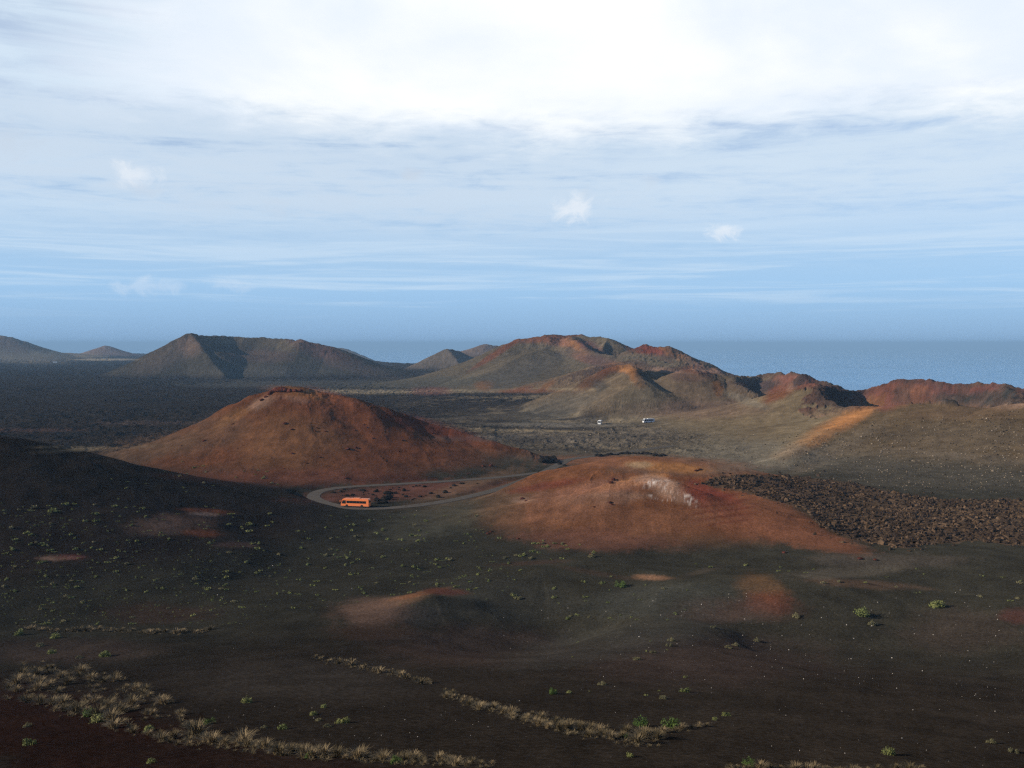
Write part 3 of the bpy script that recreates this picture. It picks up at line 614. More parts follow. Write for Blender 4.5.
# ------------------------------------------------------------------ batch placing
def hits_b(uv):
    """ground points under many pixels with one terrain call; misses are dropped, returns array (n,3) and kept indices"""
    xy, keep = [], []
    for k, (u, v) in enumerate(uv):
        d = np.array(P(u, v, 1.0)); hd = math.hypot(d[0], d[1]); a = math.atan2(d[0], d[1])
        j = (a-AZ[0])/(AZ[-1]-AZ[0])
        j = np.interp(a, AZ, np.arange(NA)); j0 = int(j); f = j-j0
        colz = GZ[:, j0]*(1-f)+GZ[:, min(j0+1, NA-1)]*f
        ray = d[2]/hd*RR; below = np.where((ray < colz) & (RR > 20))[0]
        if not len(below): continue
        i = below[0]; a0 = ray[i-1]-colz[i-1]; a1 = ray[i]-colz[i]
        r = RR[i-1]+(RR[i]-RR[i-1])*(a0/(a0-a1) if a0 != a1 else 0)
        xy.append((math.sin(a)*r, math.cos(a)*r)); keep.append(k)
    xy = np.array(xy); z = ground(xy[:, 0], xy[:, 1])
    return np.column_stack([xy, z]), keep
def inpoly(u, v, poly):
    c = False; n = len(poly)
    for i in range(n):
        (a, b), (p, q) = poly[i], poly[(i+1) % n]
        if (b > v) != (q > v) and u < (p-a)*(v-b)/(q-b)+a: c = not c
    return c
def scatter_poly(poly, n):
    us = [p[0] for p in poly]; vs = [p[1] for p in poly]; out = []
    while len(out) < n:
        u, v = rng.uniform(min(us), max(us)), rng.uniform(min(vs), max(vs))
        if inpoly(u, v, poly): out.append((u, v))
    return out

def nth(n):
    w = ('first', 'second', 'third', 'fourth', 'fifth', 'sixth', 'seventh', 'eighth', 'ninth', 'tenth', 'eleventh', 'twelfth')
    if n <= 12: return w[n-1]
    return '%d%s' % (n, 'th' if 10 < n % 100 < 14 else {1: 'st', 2: 'nd', 3: 'rd'}.get(n % 10, 'th'))
def number_labels(objs):
    """things that would share a label are told apart by their order from the left"""
    by = {}
    for o in objs: by.setdefault(o['label'], []).append(o)
    for lb, os_ in by.items():
        if len(os_) < 2: continue
        key = lambda o: float(project(*o.location)[0])
        for k, o in enumerate(sorted(os_, key=key)):
            o['label'] = ('leftmost ' if k == 0 else 'rightmost ' if k == len(os_)-1 else '%s from left, ' % nth(k+1))+lb
# ------------------------------------------------------------------ rocks
def ico(sub=1):
    bm = bmesh.new(); bmesh.ops.create_icosphere(bm, subdivisions=sub, radius=1)
    V_ = np.array([v.co[:] for v in bm.verts]); F_ = np.array([[v.index for v in f.verts] for f in bm.faces]); bm.free()
    return V_, F_
def rock_shape(seed, sub=1, jag=.35):
    V_, F_ = ico(sub); r = np.random.default_rng(seed)
    V_ = V_*(1+r.uniform(-jag, jag, (len(V_), 1)))
    V_ = V_*r.uniform(.7, 1.25, 3); V_[:, 2] *= .8
    return V_, F_
def instance_mesh(name, shapes, pts, sizes, m, sink=.25):
    VV, FF, off = [], [], 0
    for p, s in zip(pts, sizes):
        V_, F_ = shapes[rng.integers(len(shapes))]; a = rng.uniform(0, 6.28); c_, s_ = math.cos(a), math.sin(a)
        q = V_*s*rng.uniform(.75, 1.25, 3); q = np.column_stack([q[:, 0]*c_-q[:, 1]*s_, q[:, 0]*s_+q[:, 1]*c_, q[:, 2]+s*(.45-sink)])
        VV.append(q+p); FF.append(F_+off); off += len(V_)
    return mesh_np(name, np.concatenate(VV), np.concatenate(FF), m)
rock_dark = mat('black_lava_rock', (.020, .017, .015), .95, .0, var=.5, scale=2.0)
rock_brown = mat('brown_lava_rock', (.095, .062, .038), .95, .0, var=.7, scale=.16, bump=.1)
rock_red = mat('red_lava_rock', (.085, .030, .022), .95, .0, var=.4, scale=1.0)
rock_pale = mat('bleached_stone', (.45, .41, .36), .9, .2, var=.3, scale=1.0)
rock_mid = mat('grey_brown_stone', (.24, .19, .135), .95, .1, var=.6, scale=.05)
shapes0 = [rock_shape(i, 1, .5) for i in range(10)]; shapes_s = [rock_shape(40+i, 1, .2) for i in range(4)]

EXT = [(LU+rng.normal(0, 9), LV+rng.normal(0, 3.2)) for LU, LV in scatter_poly(LAVA_POLY, 1500)]
pp = scatter_poly(LAVA_POLY, 9500)+EXT
pts, keep = hits_b(pp)
nz = fbm(pts[:, 0], pts[:, 1], 14, 3, 700)
sz = (.17+.62*rng.random(len(pts))**4)*(1+.8*nz)
tag(obj('lava_rubble', instance_mesh('lava_rubble', shapes0, pts, sz, rock_brown)), 'field of broken brown lava blocks behind the orange dome on the right', 'lava field', kind='stuff')
# pieces of dark rock on top of it
rock_umber = mat('umber_lava_rock', (.045, .031, .022), .95, .0, var=.6)
pts2 = pts[rng.random(len(pts)) < .30]
tag(obj('dark_lava_rubble', instance_mesh('dark_lava_rubble', shapes0, pts2+np.array([.5, .3, .1]), .35+.6*rng.random(len(pts2))**2, rock_umber)), 'blackish blocks scattered through the brown lava field', 'lava field', kind='stuff')
# pale pebbles on the ash
pb = []
for poly, n_ in (([(600, 590), (1030, 590), (1030, 700), (600, 690)], 420), ([(780, 700), (1024, 690), (1024, 768), (700, 768)], 90), ([(480, 600), (800, 600), (800, 700), (520, 690)], 110), ([(200, 690), (520, 700), (520, 760), (220, 735)], 120), ([(600, 695), (700, 650), (720, 710), (600, 725)], 25), ([(100, 500), (500, 500), (500, 650), (0, 650)], 60)):
    pb += scatter_poly(poly, n_)
pp_, keep = hits_b(pb)
dd = np.hypot(pp_[:, 0], pp_[:, 1])
tag(obj('pebbles', instance_mesh('pebbles', shapes_s, pp_, dd*.00037*(.35+1.5*rng.random(len(dd))**5), rock_pale)), 'tiny pale stones strewn over the dark ash slopes in front', 'pebbles', kind='stuff')
# stones on the brown slope at the right and on the middle plain
pb = scatter_poly([(770, 440), (830, 425), (1060, 408), (1060, 496), (900, 490), (800, 474), (740, 466)], 3600)+scatter_poly([(520, 425), (760, 425), (760, 455), (720, 470), (660, 452), (560, 455), (470, 440)], 700)
pp_, keep = hits_b(pb); dd = np.hypot(pp_[:, 0], pp_[:, 1])
k_ = rng.random(len(dd)) < .5
tag(obj('stones', instance_mesh('stones', shapes_s, pp_[k_], dd[k_]*.00050*(.5+1.3*rng.random(k_.sum())**3), rock_mid)), 'pale brown stones strewn over the right-hand slope and middle plain', 'stones', kind='stuff')
tag(obj('dark_stones', instance_mesh('dark_stones', shapes_s, pp_[~k_], dd[~k_]*.00040*(.5+1.3*rng.random((~k_).sum())**3), rock_dark)), 'dark stones strewn over the right-hand slope and middle plain', 'stones', kind='stuff')

boulder_me = [mesh_np('boulder', *rock_shape(90+i, 2, .16), rock_dark) for i in range(6)]
redrock_me = [mesh_np('boulder', *rock_shape(120+i, 2, .16), rock_red) for i in range(5)]
def boulders(uv, sizes, meshes, labels, group, sink=.15, zs=.75):
    pts, keep = hits_b(uv)
    for p, k in zip(pts, keep):
        s = sizes[k] if hasattr(sizes, '__len__') else sizes
        o = obj('boulder', meshes[rng.integers(len(meshes))])
        o.location = (p[0], p[1], p[2]+s*(.5-sink)*zs); o.scale = (s*rng.uniform(.8, 1.3), s*rng.uniform(.8, 1.3), s*zs*rng.uniform(.8, 1.1)); o.rotation_euler = (0, 0, rng.uniform(0, 6.28))
        tag(o, labels(uv[k][0], uv[k][1], s), 'boulder', group)
isl = scatter_poly([(327, 490), (352, 488.5), (480, 483), (487, 487), (470, 492), (430, 500), (372, 505), (372, 497), (340, 497)], 40)+[(386, 500), (389, 498), (384, 503), (378, 501), (388, 494), (376, 492), (362, 491), (341, 492), (333, 493), (406, 497), (420, 497), (454, 486), (462, 484)]
ss = list(.45+.8*rng.random(40)**2)+[1.9, 1.7, 1.6, 1.5, 1.8, 1.2, 1.4, 1.1, 1.0, 1.2, .9, 1.2, 1.1]
boulders(isl, ss, boulder_me, lambda u, v, s: ('large black lava block just right of the orange coach' if s > 1.45 else 'black lava stone in the hairpin behind the coach' if u < 370 else 'black lava stone mid-hairpin, right of the coach' if u < 440 else 'black lava stone, right end of the hairpin'), 'black lava blocks inside the road hairpin')
out_ = [(542, 462), (546, 460.5), (549, 462.5), (552, 461), (556, 462.5), (560, 464.5), (547, 458.5), (553, 459.5), (543, 459.8), (565, 466)]
boulders(out_, [2.6, 3.0, 2.6, 3.0, 2.4, 1.8, 2.4, 2.4, 2.2, 1.2], boulder_me, lambda u, v, s: 'black rock of the outcrop beside the road junction', 'black outcrop beside the road junction')
rim = [(598+i*2.9+rng.uniform(-1, 1), 456.2-2.2*math.sin(i/23*3.14)+rng.uniform(-.6, .6)) for i in range(24)]
boulders(rim, list(1.0+1.0*rng.random(24)), boulder_me, lambda u, v, s: 'dark rock along the orange dome back edge', 'dark rocks along the back edge of the orange dome')
rh = scatter_poly([(150, 440), (280, 400), (420, 425), (520, 452), (470, 475), (330, 480), (230, 470)], 36)+[(491, 466), (483, 466.5), (348, 449), (356, 448), (372, 438), (285, 424), (292, 430)]
boulders(rh, list(.3+.5*rng.random(36)**2)+[1.2, .9, 1.2, .9, .8, .9, .8], redrock_me, lambda u, v, s: ('small dark red rock on the left flank of the red hill' if u < 270 else 'small dark red rock on the middle of the red hill face' if u < 400 else 'small dark red rock low on the right flank of the red hill'), 'rocks on the red hill')
cr = [(273, 392), (277, 390.5), (281, 390.2), (285, 391), (289, 391.5), (294, 391), (300, 391.3), (270, 394), (266, 397), (262, 400)]
boulders(cr, [2.2, 2.6, 2.4, 2.0, 1.8, 1.8, 1.6, 1.6, 1.5, 1.3], redrock_me, lambda u, v, s: 'jagged red rock crowning the summit of the red hill', 'rocky crown of the red hill', sink=.3)
dm = [(613, 480), (611, 483), (612, 505), (610, 503), (594, 507), (522, 499), (526, 501), (700, 470), (696, 471), (860, 559), (875, 560), (488, 534), (491, 532), (784, 553), (518, 539), (591, 555)]
boulders(dm, [1.1, .9, .6, .7, .4, .9, .6, .9, .9, .7, .6, .7, .6, .7, .5, .8], redrock_me, lambda u, v, s: ('small dark rock on the orange dome or its foot'), 'rocks scattered round the orange dome')

# ------------------------------------------------------------------ plants
def plant_mat(name, c1, c2, trans=.2):
    m = bpy.data.materials.new(name); m.use_nodes = True; T = NT(m.node_tree); b = T.n['Principled BSDF']
    oi = T.new('ShaderNodeObjectInfo'); geo = T.new('ShaderNodeNewGeometry')
    nz = T.noise(geo.outputs['Position'], 2.2, 4, .6)
    f = T.m('ADD', T.m('MULTIPLY', oi.outputs['Random'], .5), T.m('MULTIPLY', nz, .55))
    T.l.new(T.mix(T.smooth(f, .25, .8), c1, c2), b.inputs['Base Color']); b.inputs['Roughness'].default_value = .75; b.inputs['Specular IOR Level'].default_value = .2
    return m
green = plant_mat('cushion_leaves', (.13, .155, .050), (.24, .25, .085))
lush = plant_mat('lush_leaves', (.06, .105, .022), (.10, .15, .035))
olive = plant_mat('olive_leaves', (.11, .105, .055), (.20, .18, .09))
straw = plant_mat('dry_grass', (.10, .078, .040), (.27, .205, .115))
stemm = mat('shrub_stem', (.12, .09, .06), .9, .1)
def shrub_mesh(seed, n, m, leaf=.10, flat=.62):
    r = np.random.default_rng(seed)
    lob = r.normal(0, .42, (7, 3)); lob[:, 2] = np.abs(lob[:, 2])*.45; lr = r.uniform(.32, .62, 7)
    k = r.integers(0, 7, n); d = r.normal(size=(n, 3)); d /= np.linalg.norm(d, axis=1, keepdims=True)
    c = lob[k]+d*(lr[k]*r.uniform(.6, 1.05, n))[:, None]; c[:, 2] = np.abs(c[:, 2])*flat*1.9
    a = r.normal(size=(n, 3)); a /= np.linalg.norm(a, axis=1, keepdims=True); b = np.cross(a, d); b /= np.linalg.norm(b, axis=1, keepdims=True)+1e-9
    s = leaf*r.uniform(.6, 1.4, (n, 1)); V_ = np.stack([c-a*s, c+b*s*.6, c+a*s, c-b*s*.6], 1).reshape(-1, 3)
    V_[:, 2] = np.maximum(V_[:, 2], -.02)
    return mesh_np('shrub', V_, np.arange(4*n).reshape(n, 4), m)
sh_small = [shrub_mesh(i, 120, green, .2) for i in range(5)]+[shrub_mesh(i+9, 110, olive, .2) for i in range(2)]
sh_near = {'g': [shrub_mesh(30+i, 900, green, .085) for i in range(3)], 'l': [shrub_mesh(40+i, 1100, lush, .085, .9) for i in range(2)], 'o': [shrub_mesh(50+i, 800, olive, .085) for i in range(2)]}
def tuft_mesh(seed, n, w=.012, base=.24):
    r = np.random.default_rng(seed); VV, FF = [], []
    for i in range(n):
        a = r.uniform(0, 6.28); rad = base*math.sqrt(r.random()); p = np.array([math.cos(a)*rad, math.sin(a)*rad, -.03]); a2 = a+r.normal(0, .7)
        lean = r.uniform(.25, 1.25)*(.5+rad/base*.7); h = r.uniform(.35, .95); dr = np.array([math.cos(a2), math.sin(a2), 0]); sd_ = np.array([-dr[1], dr[0], 0])*w*r.uniform(.7, 1.5)
        q = [p+dr*lean*t*t*.62+np.array([0, 0, h*(t-.28*lean*t*t)]) for t in (0, .4, .75, 1)]
        o = len(VV)
        VV += [q[0]-sd_, q[0]+sd_, q[1]-sd_, q[1]+sd_, q[2]-sd_*.7, q[2]+sd_*.7, q[3]-sd_*.2, q[3]+sd_*.2]
        FF += [(o, o+1, o+3, o+2), (o+2, o+3, o+5, o+4), (o+4, o+5, o+7, o+6)]
    return mesh_np('grass_tuft', VV, FF, straw)
tufts_hi = [tuft_mesh(i, 150, .016) for i in range(6)]; tufts_lo = [tuft_mesh(20+i, 60, .035) for i in range(4)]

def place(name, me, p, s, label, cat, group, zs=1.0):
    o = obj(name, me); o.location = p; q = s*rng.uniform(.92, 1.08); o.scale = (q, q, s*zs); o.rotation_euler = (0, 0, rng.uniform(0, 6.28))
    return tag(o, label, cat, group)
def along(pts, t):
    L = [math.hypot(b[0]-a[0], b[1]-a[1]) for a, b in zip(pts[:-1], pts[1:])]; d = t*sum(L)
    for (a, b), l in zip(zip(pts[:-1], pts[1:]), L):
        if d <= l: return a[0]+(b[0]-a[0])*d/l, a[1]+(b[1]-a[1])*d/l
        d -= l
    return pts[-1]
ROWS = [ # polyline (u, v), number, spread at start / end in px, tuft height in px start / end, meshes, group, labels
 ([(18, 670), (60, 675), (110, 683), (150, 698), (196, 722)], 36, 8, 6, 9, 8, tufts_hi, 'dry grass tufts in the back line of the broad lower-left patch', ('tuft in the back line of the lower-left patch',)*3),
 ([(10, 684), (60, 694), (110, 704), (150, 718), (196, 733)], 32, 9, 6, 10, 10, tufts_hi, 'dry grass tufts in the middle line of the broad lower-left patch', ('tuft in the middle line of the lower-left patch',)*3),
 ([(4, 692), (60, 709), (110, 724), (150, 735), (196, 745)], 32, 5, 4, 11, 12, tufts_hi, 'dry grass tufts in the front line of the broad lower-left patch', ('tuft in the front line of the lower-left patch',)*3),
 ([(196, 739), (240, 747), (300, 754), (360, 759), (420, 762), (492, 765)], 54, 5, 2.0, 15, 9, tufts_hi, 'dry grass tufts in the row along the bottom edge', ('pale grass tuft at the left part of the bottom row', 'pale grass tuft in the middle of the bottom row', 'pale grass tuft at the right tip of the bottom row')),
 ([(312, 659), (350, 665), (390, 673), (434, 686)], 24, 2.4, 2.0, 7, 8, tufts_lo, 'dry grass tufts in the diagonal row, upper left part', ('small tuft, upper tip of the diagonal row', 'small tuft, sparse part of the diagonal row', 'small tuft just before the diagonal row gap')),
 ([(442, 694), (470, 704), (500, 712), (540, 722), (580, 731), (620, 738), (662, 738)], 62, 3, 7, 7, 13, tufts_hi, 'dry grass tufts in the diagonal row, lower right part', ('tuft just after the gap in the diagonal row', 'tuft in the thick middle of the diagonal row', 'tuft near the lower right end of the diagonal row')),
 ([(655, 733), (690, 729), (708, 725)], 9, 2, 1, 9, 6, tufts_hi, 'dry grass tufts at the tip of the diagonal row', ('tuft on the tapering right tip of the diagonal row',)*3),
 ([(18, 628), (60, 632), (100, 630), (150, 633), (186, 633)], 30, 1.2, 1.2, 5.2, 5.8, tufts_lo, 'small tufts in the thin row on the left slope', ('tiny tuft, left end of the thin row', 'tiny tuft, middle of the thin row', 'tiny tuft, right end of the thin row')),
 ([(195, 633), (213, 629)], 8, 1, 1, 5.4, 5, tufts_lo, 'small tufts beyond the gap of the thin row', ('tiny tuft just beyond the gap of the thin left row',)*3),
 ([(724, 769), (765, 768), (790, 770), (860, 770), (925, 770)], 20, 1, 1, 10, 9, tufts_hi, 'dry grass tufts at the bottom edge right of centre', ('pale grass tuft, bottom edge right of centre',)*3),
]
for pl, n_, w0, w1, h0, h1, mm, grp, labs in ROWS:
    uv, tt = [], []
    for i in range(n_):
        t = (i+rng.uniform(.1, .9))/n_; u, v = along(pl, t); w_ = w0+(w1-w0)*t
        uv.append((u+rng.normal(0, 2.0), v+rng.uniform(-1, 1)*w_)); tt.append(t)
    pts, keep = hits_b(uv)
    for p, k in zip(pts, keep):
        t = tt[k]; h = (h0+(h1-h0)*t)*(.5+.85*rng.random()**1.3)*np.hypot(p[0], p[1])/FPX
        if vn(np.array([p[0]/2.6]), np.array([p[1]/2.6]), 51)[0] < (-.6 if 'lower-left' in grp else -.9): continue
        place('grass_tuft', mm[rng.integers(len(mm))], p, h, labs[min(2, int(t*3))], 'grass tuft', grp)

fill_uv = []
for pl, n_, w0, w1, h0, h1, mm, grp, labs in ROWS:
    for i in range(int(n_*(1.3 if 'lower-left' in grp else 3.0))):
        t = rng.random(); u, v = along(pl, t); w_ = (w0+(w1-w0)*t)*1.25+.8
        fill_uv.append((u+rng.normal(0, 2.5), v+rng.uniform(-1, 1)*w_, (h0+(h1-h0)*t)*rng.uniform(.18, .5)))
pts, keep = hits_b([q[:2] for q in fill_uv]); VV, FF, off = [], [], 0
for p, k in zip(pts, keep):
    me = tufts_lo[rng.integers(4)]; a = np.empty(len(me.vertices)*3, np.float32); me.vertices.foreach_get('co', a); a = a.reshape(-1, 8, 3)
    h = fill_uv[k][2]*np.hypot(p[0], p[1])/FPX; a = a[rng.permutation(len(a))[:30]].reshape(-1, 3)*h*rng.uniform(.9, 1.6); n8 = len(a)//8
    ang = rng.uniform(0, 6.28); a = np.column_stack([a[:, 0]*math.cos(ang)-a[:, 1]*math.sin(ang), a[:, 0]*math.sin(ang)+a[:, 1]*math.cos(ang), a[:, 2]*.8])
    f = np.array([(0, 1, 3, 2), (2, 3, 5, 4), (4, 5, 7, 6)]); FF.append((f[None]+8*np.arange(n8)[:, None, None]).reshape(-1, 4)+off); VV.append(a+p); off += len(a)
tag(obj('dry_grass', mesh_np('dry_grass', np.concatenate(VV), np.concatenate(FF), straw)), 'short dry grass and litter between the larger tufts', 'dry grass', kind='stuff')
# near shrubs, one by one: u, v (foot), width px, kind, label
NEAR = [
 (641, 726, 14, 'l', 'round bright green bush standing on the diagonal grass row'), (727, 716, 8, 'g', 'upright green shrub off the right tip of the diagonal grass row'), (714, 720, 6, 'g', 'flat green shrub beside the right tip of the diagonal grass row'),
 (684, 692, 9, 'g', 'green cushion shrub above the diagonal grass row'), (663, 699, 9, 'o', 'faded olive shrub left of the green cushion above the grass row'), (603, 685, 8, 'o', 'olive shrub above the middle of the diagonal grass row'), (552, 694, 9, 'l', 'bright green low shrub above the thick part of the diagonal row'), (570, 693, 6, 'g', 'smaller green shrub right of the bright low shrub'),
 (631, 757, 8, 'g', 'lone green shrub below the diagonal grass row'), (626, 738, 7, 'l', 'green shrub growing at the foot of the diagonal row'), (672, 728, 14, 'l', 'dark green flat shrub within the right end of the diagonal row'),
 (246, 703, 10, 'g', 'yellow-green shrub alone on the ash left of the bottom row'), (314, 715, 8, 'g', 'green shrub of the loose trio above the bottom row'), (323, 708, 7, 'g', 'topmost shrub of the loose trio above the bottom row'), (342, 723, 12, 'g', 'widest shrub of the loose trio above the bottom row'), (318, 721, 7, 'o', 'small dull shrub under the loose trio'), (327, 727, 8, 'o', 'dull shrub below the loose trio'), (284, 729, 10, 'g', 'green shrub just above the bottom grass row'), (265, 728, 6, 'o', 'dull shrub left of the green one above the bottom row'),
 (106, 656, 10, 'g', 'cushion shrub with a long shadow above the lower-left patch'), (54, 638, 9, 'g', 'light green shrub under the thin row at left'), (18, 635, 9, 'g', 'shrub near the left edge under the thin row'), (51, 654, 8, 'g', 'shrub between the thin row and the lower-left patch'), (79, 658, 6, 'o', 'small dull shrub left of the long-shadowed cushion'), (40, 646, 8, 'o', 'faint shrub above left of the lower-left patch'),
 (862, 616, 15, 'g', 'largest green shrub on the right-hand ash slope'), (872, 625, 8, 'o', 'smaller dark shrub touching the largest right-hand shrub'), (934, 607, 14, 'g', 'bright green shrub farthest right on the ash slope'), (795, 617, 8, 'o', 'dull shrub below the orange-red scar'), (621, 587, 9, 'l', 'bright green shrub below the small pinkish mound'), (591, 557, 8, 'o', 'dark round shrub at the foot of the orange dome'), (519, 599, 7, 'o', 'dark shrub right of the red hollow mound'),
 (567, 619, 5, 'g', 'small green shrub in the dark hollow'), (890, 755, 12, 'g', 'green shrub at the bottom edge on the right'), (992, 743, 8, 'o', 'dull shrub near the bottom right corner'), (1012, 752, 9, 'o', 'dark shrub in the bottom right corner'), (30, 745, 11, 'g', 'dim green shrub in the dark bottom left corner'), (150, 763, 9, 'g', 'dim shrub on the bottom edge at left'), (27, 727, 7, 'o', 'faded shrub under the lower-left patch'), (310, 758, 10, 'l', 'bright green plant below the bottom grass row'), (395, 764, 12, 'l', 'green plant at the right foot of the bottom row'), (100, 722, 14, 'g', 'green bush inside the lower-left grass patch'), (90, 716, 12, 'l', 'dark green bush inside the lower-left grass patch'), (150, 731, 12, 'g', 'green bush on the lower rim of the lower-left patch'), (208, 724, 9, 'l', 'bright green shrub on top of the bottom row, left end'), (749, 766, 12, 'l', 'green bush among the bottom edge tufts right of centre'),
 (672, 641, 7, 'o', 'dull shrub in the group on the central ash slope'), (670, 646, 7, 'o', 'dark low shrub in the group on the central ash slope'), (637, 660, 8, 'o', 'faint olive shrub left on the central ash slope'), (652, 653, 7, 'o', 'flat dull shrub on the central ash slope'), (728, 648, 7, 'o', 'left shrub of the dark pair right of the central slope'), (736, 646, 7, 'o', 'right shrub of the dark pair right of the central slope'), (756, 641, 7, 'o', 'lone dull shrub right of the dark pair'), (714, 628, 6, 'o', 'small shrub above the dark pair')]
uv = [(a, b) for a, b, *_ in NEAR]; pts, keep = hits_b(uv)
for p, k in zip(pts, keep):
    u, v, w_, kd, lb = NEAR[k]; D_ = np.hypot(p[0], p[1]); s = w_*D_/FPX/1.75
    e = empty('shrub', (p[0], p[1], p[2]), rng.uniform(0, 6.28)); tag(e, lb, 'shrub', 'larger shrubs on the ash slopes')
    f = obj('foliage', sh_near[kd][rng.integers(len(sh_near[kd]))], e); f.scale = (s, s, s)
    V_, F_ = [], []
    for j in range(6):
        a = j*1.05+.3; q = np.array([math.cos(a)*.35, math.sin(a)*.35, .35])*s; w2 = .03*s; o_ = len(V_)
        V_ += [(-w2, -w2, -.12*s), (w2, -w2, -.12*s), (0, w2, -.12*s), tuple(q)]; F_ += [(o_, o_+1, o_+3), (o_+1, o_+2, o_+3), (o_+2, o_, o_+3)]
    obj('stem', mesh_np('stem', V_, F_, stemm), e)
# small cushion shrubs by region
REG = [ # polygon, count, px width range, label, group
 ([(0, 498), (120, 505), (150, 530), (150, 560), (0, 560)], 62, (2.6, 5.4), 'small green cushion shrub, upper left ash flat', None),
 ([(0, 560), (150, 560), (230, 575), (230, 625), (0, 626)], 120, (2.0, 4.6), 'small green cushion shrub above the thin left row', None),
 ([(100, 460), (200, 455), (290, 470), (290, 490), (140, 495), (100, 480)], 26, (2, 3.8), 'small green shrub shaded below the red hill', None),
 ([(105, 498), (240, 505), (245, 545), (180, 545), (110, 520)], 34, (2.2, 4.6), 'small green shrub round the low left mound', None),
 ([(300, 512), (420, 515), (450, 540), (250, 545), (240, 515)], 34, (2.6, 5.0), 'small green cushion shrub on the ash below the coach', None),
 ([(400, 512), (500, 515), (500, 545), (420, 545)], 20, (2.4, 4.6), 'small green cushion shrub left below the orange dome', None),
 ([(190, 545), (420, 548), (420, 600), (340, 596), (300, 612), (210, 612)], 84, (2.6, 5.4), 'small green cushion shrub left of the red hollow mound', None),
 ([(380, 565), (520, 552), (520, 600), (470, 590), (400, 590)], 46, (2.6, 5.0), 'small green cushion shrub just behind the red hollow mound', None),
 ([(508, 540), (610, 540), (610, 560), (508, 562)], 22, (3, 6.0), 'small green shrub at the orange dome foot', None),
 ([(540, 575), (640, 575), (690, 580), (690, 620), (560, 625)], 30, (2.6, 5.0), 'small green shrub on the ash swell', None),
 ([(660, 562), (1024, 570), (1024, 610), (940, 600), (760, 575)], 24, (2.4, 4.5), 'small olive shrub on the right-hand shoulder', None),
 ([(470, 640), (700, 640), (700, 700), (520, 690)], 9, (2.4, 4.5), 'small faint shrub scattered above the diagonal grass row', None)]
cand = []
for poly, n_, (a_, b_), lb, _ in REG:
    uv = scatter_poly(poly, n_); pts, keep = hits_b(uv)
    for p in pts:
        w_ = a_+(b_-a_)*rng.random()**1.8; cand.append((w_, p, lb))
cand.sort(key=lambda q: -q[0])
size_word = lambda w_: 'larger' if w_ > 4.2 else 'middling' if w_ > 3.2 else 'tiny'
for w_, p, lb in cand[:245]:
    s = w_*np.hypot(p[0], p[1])/FPX/1.75
    lb2 = lb.replace('small', {'larger': 'larger', 'middling': 'small', 'tiny': 'tiny'}[size_word(w_)], 1)
    place('shrub', sh_small[rng.integers(len(sh_small))], p, s, lb2, 'shrub', lb2.replace('shrub', 'shrubs', 1), 1.0)
rest = cand[245:]; VV, FF, off = [], [], 0
for w_, p, lb in rest+[(rng.uniform(1.0, 2.0), q, '') for q in hits_b(scatter_poly([(0, 500), (250, 545), (250, 625), (0, 625)], 330)+scatter_poly([(250, 540), (520, 545), (520, 600), (250, 615)], 90))[0]]:
    s = w_*np.hypot(p[0], p[1])/FPX/1.75; me = sh_small[rng.integers(5)]
    a = np.empty(len(me.vertices)*3, np.float32); me.vertices.foreach_get('co', a); a = a.reshape(-1, 3).reshape(-1, 4, 3)
    a = a[rng.permutation(len(a))[:50]].reshape(-1, 3)*s*1.05
    VV.append(a+p); FF.append(np.arange(len(a)).reshape(-1, 4)+off); off += len(a)
tag(obj('ground_cover', mesh_np('ground_cover', np.concatenate(VV), np.concatenate(FF), green)), 'scattered specks of tiny green plants on the left ash flat', 'ground cover', kind='stuff')

number_labels([o for o in col.objects if o.get('category') in ('boulder', 'shrub', 'grass tuft')])
# ------------------------------------------------------------------ vehicles
def bm_obj(name, bm, m, parent, smooth=False):
    me = bpy.data.meshes.new(name); bm.normal_update(); bm.to_mesh(me); bm.free(); me.materials.append(m)
    if smooth:
        for p_ in me.polygons: p_.use_smooth = True
    return obj(name, me, parent)
def box_bm(x0, x1, y0, y1, z0, z1, bev=0.0, bm=None):
    bm = bm or bmesh.new()
    vs = [bm.verts.new(c) for c in ((x0, y0, z0), (x1, y0, z0), (x1, y1, z0), (x0, y1, z0), (x0, y0, z1), (x1, y0, z1), (x1, y1, z1), (x0, y1, z1))]
    fs = [bm.faces.new([vs[i] for i in f]) for f in ((3, 2, 1, 0), (4, 5, 6, 7), (0, 1, 5, 4), (1, 2, 6, 5), (2, 3, 7, 6), (3, 0, 4, 7))]
    if bev: bmesh.ops.bevel(bm, geom=list({e for f in fs for e in f.edges}), offset=bev, segments=2, affect='EDGES')
    return bm
def prism_bm(prof, y0, y1, bev=0.0):
    bm = bmesh.new(); a = [bm.verts.new((x, y0, z)) for x, z in prof]; b = [bm.verts.new((x, y1, z)) for x, z in prof]; n = len(prof)
    bm.faces.new(a); bm.faces.new(b[::-1])
    for i in range(n): bm.faces.new((a[i], b[i], b[(i+1) % n], a[(i+1) % n]))
    bmesh.ops.recalc_face_normals(bm, faces=bm.faces)
    if bev: bmesh.ops.bevel(bm, geom=bm.edges[:], offset=bev, segments=2, affect='EDGES')
    return bm
def cyl_y(bm, cx, cz, y0, y1, r, n=20):
    a = [bm.verts.new((cx+r*math.cos(i*2*math.pi/n), y0, cz+r*math.sin(i*2*math.pi/n))) for i in range(n)]
    b = [bm.verts.new((cx+r*math.cos(i*2*math.pi/n), y1, cz+r*math.sin(i*2*math.pi/n))) for i in range(n)]
    bm.faces.new(a); bm.faces.new(b[::-1])
    for i in range(n): bm.faces.new((a[i], b[i], b[(i+1) % n], a[(i+1) % n]))
    bmesh.ops.recalc_face_normals(bm, faces=bm.faces); return bm
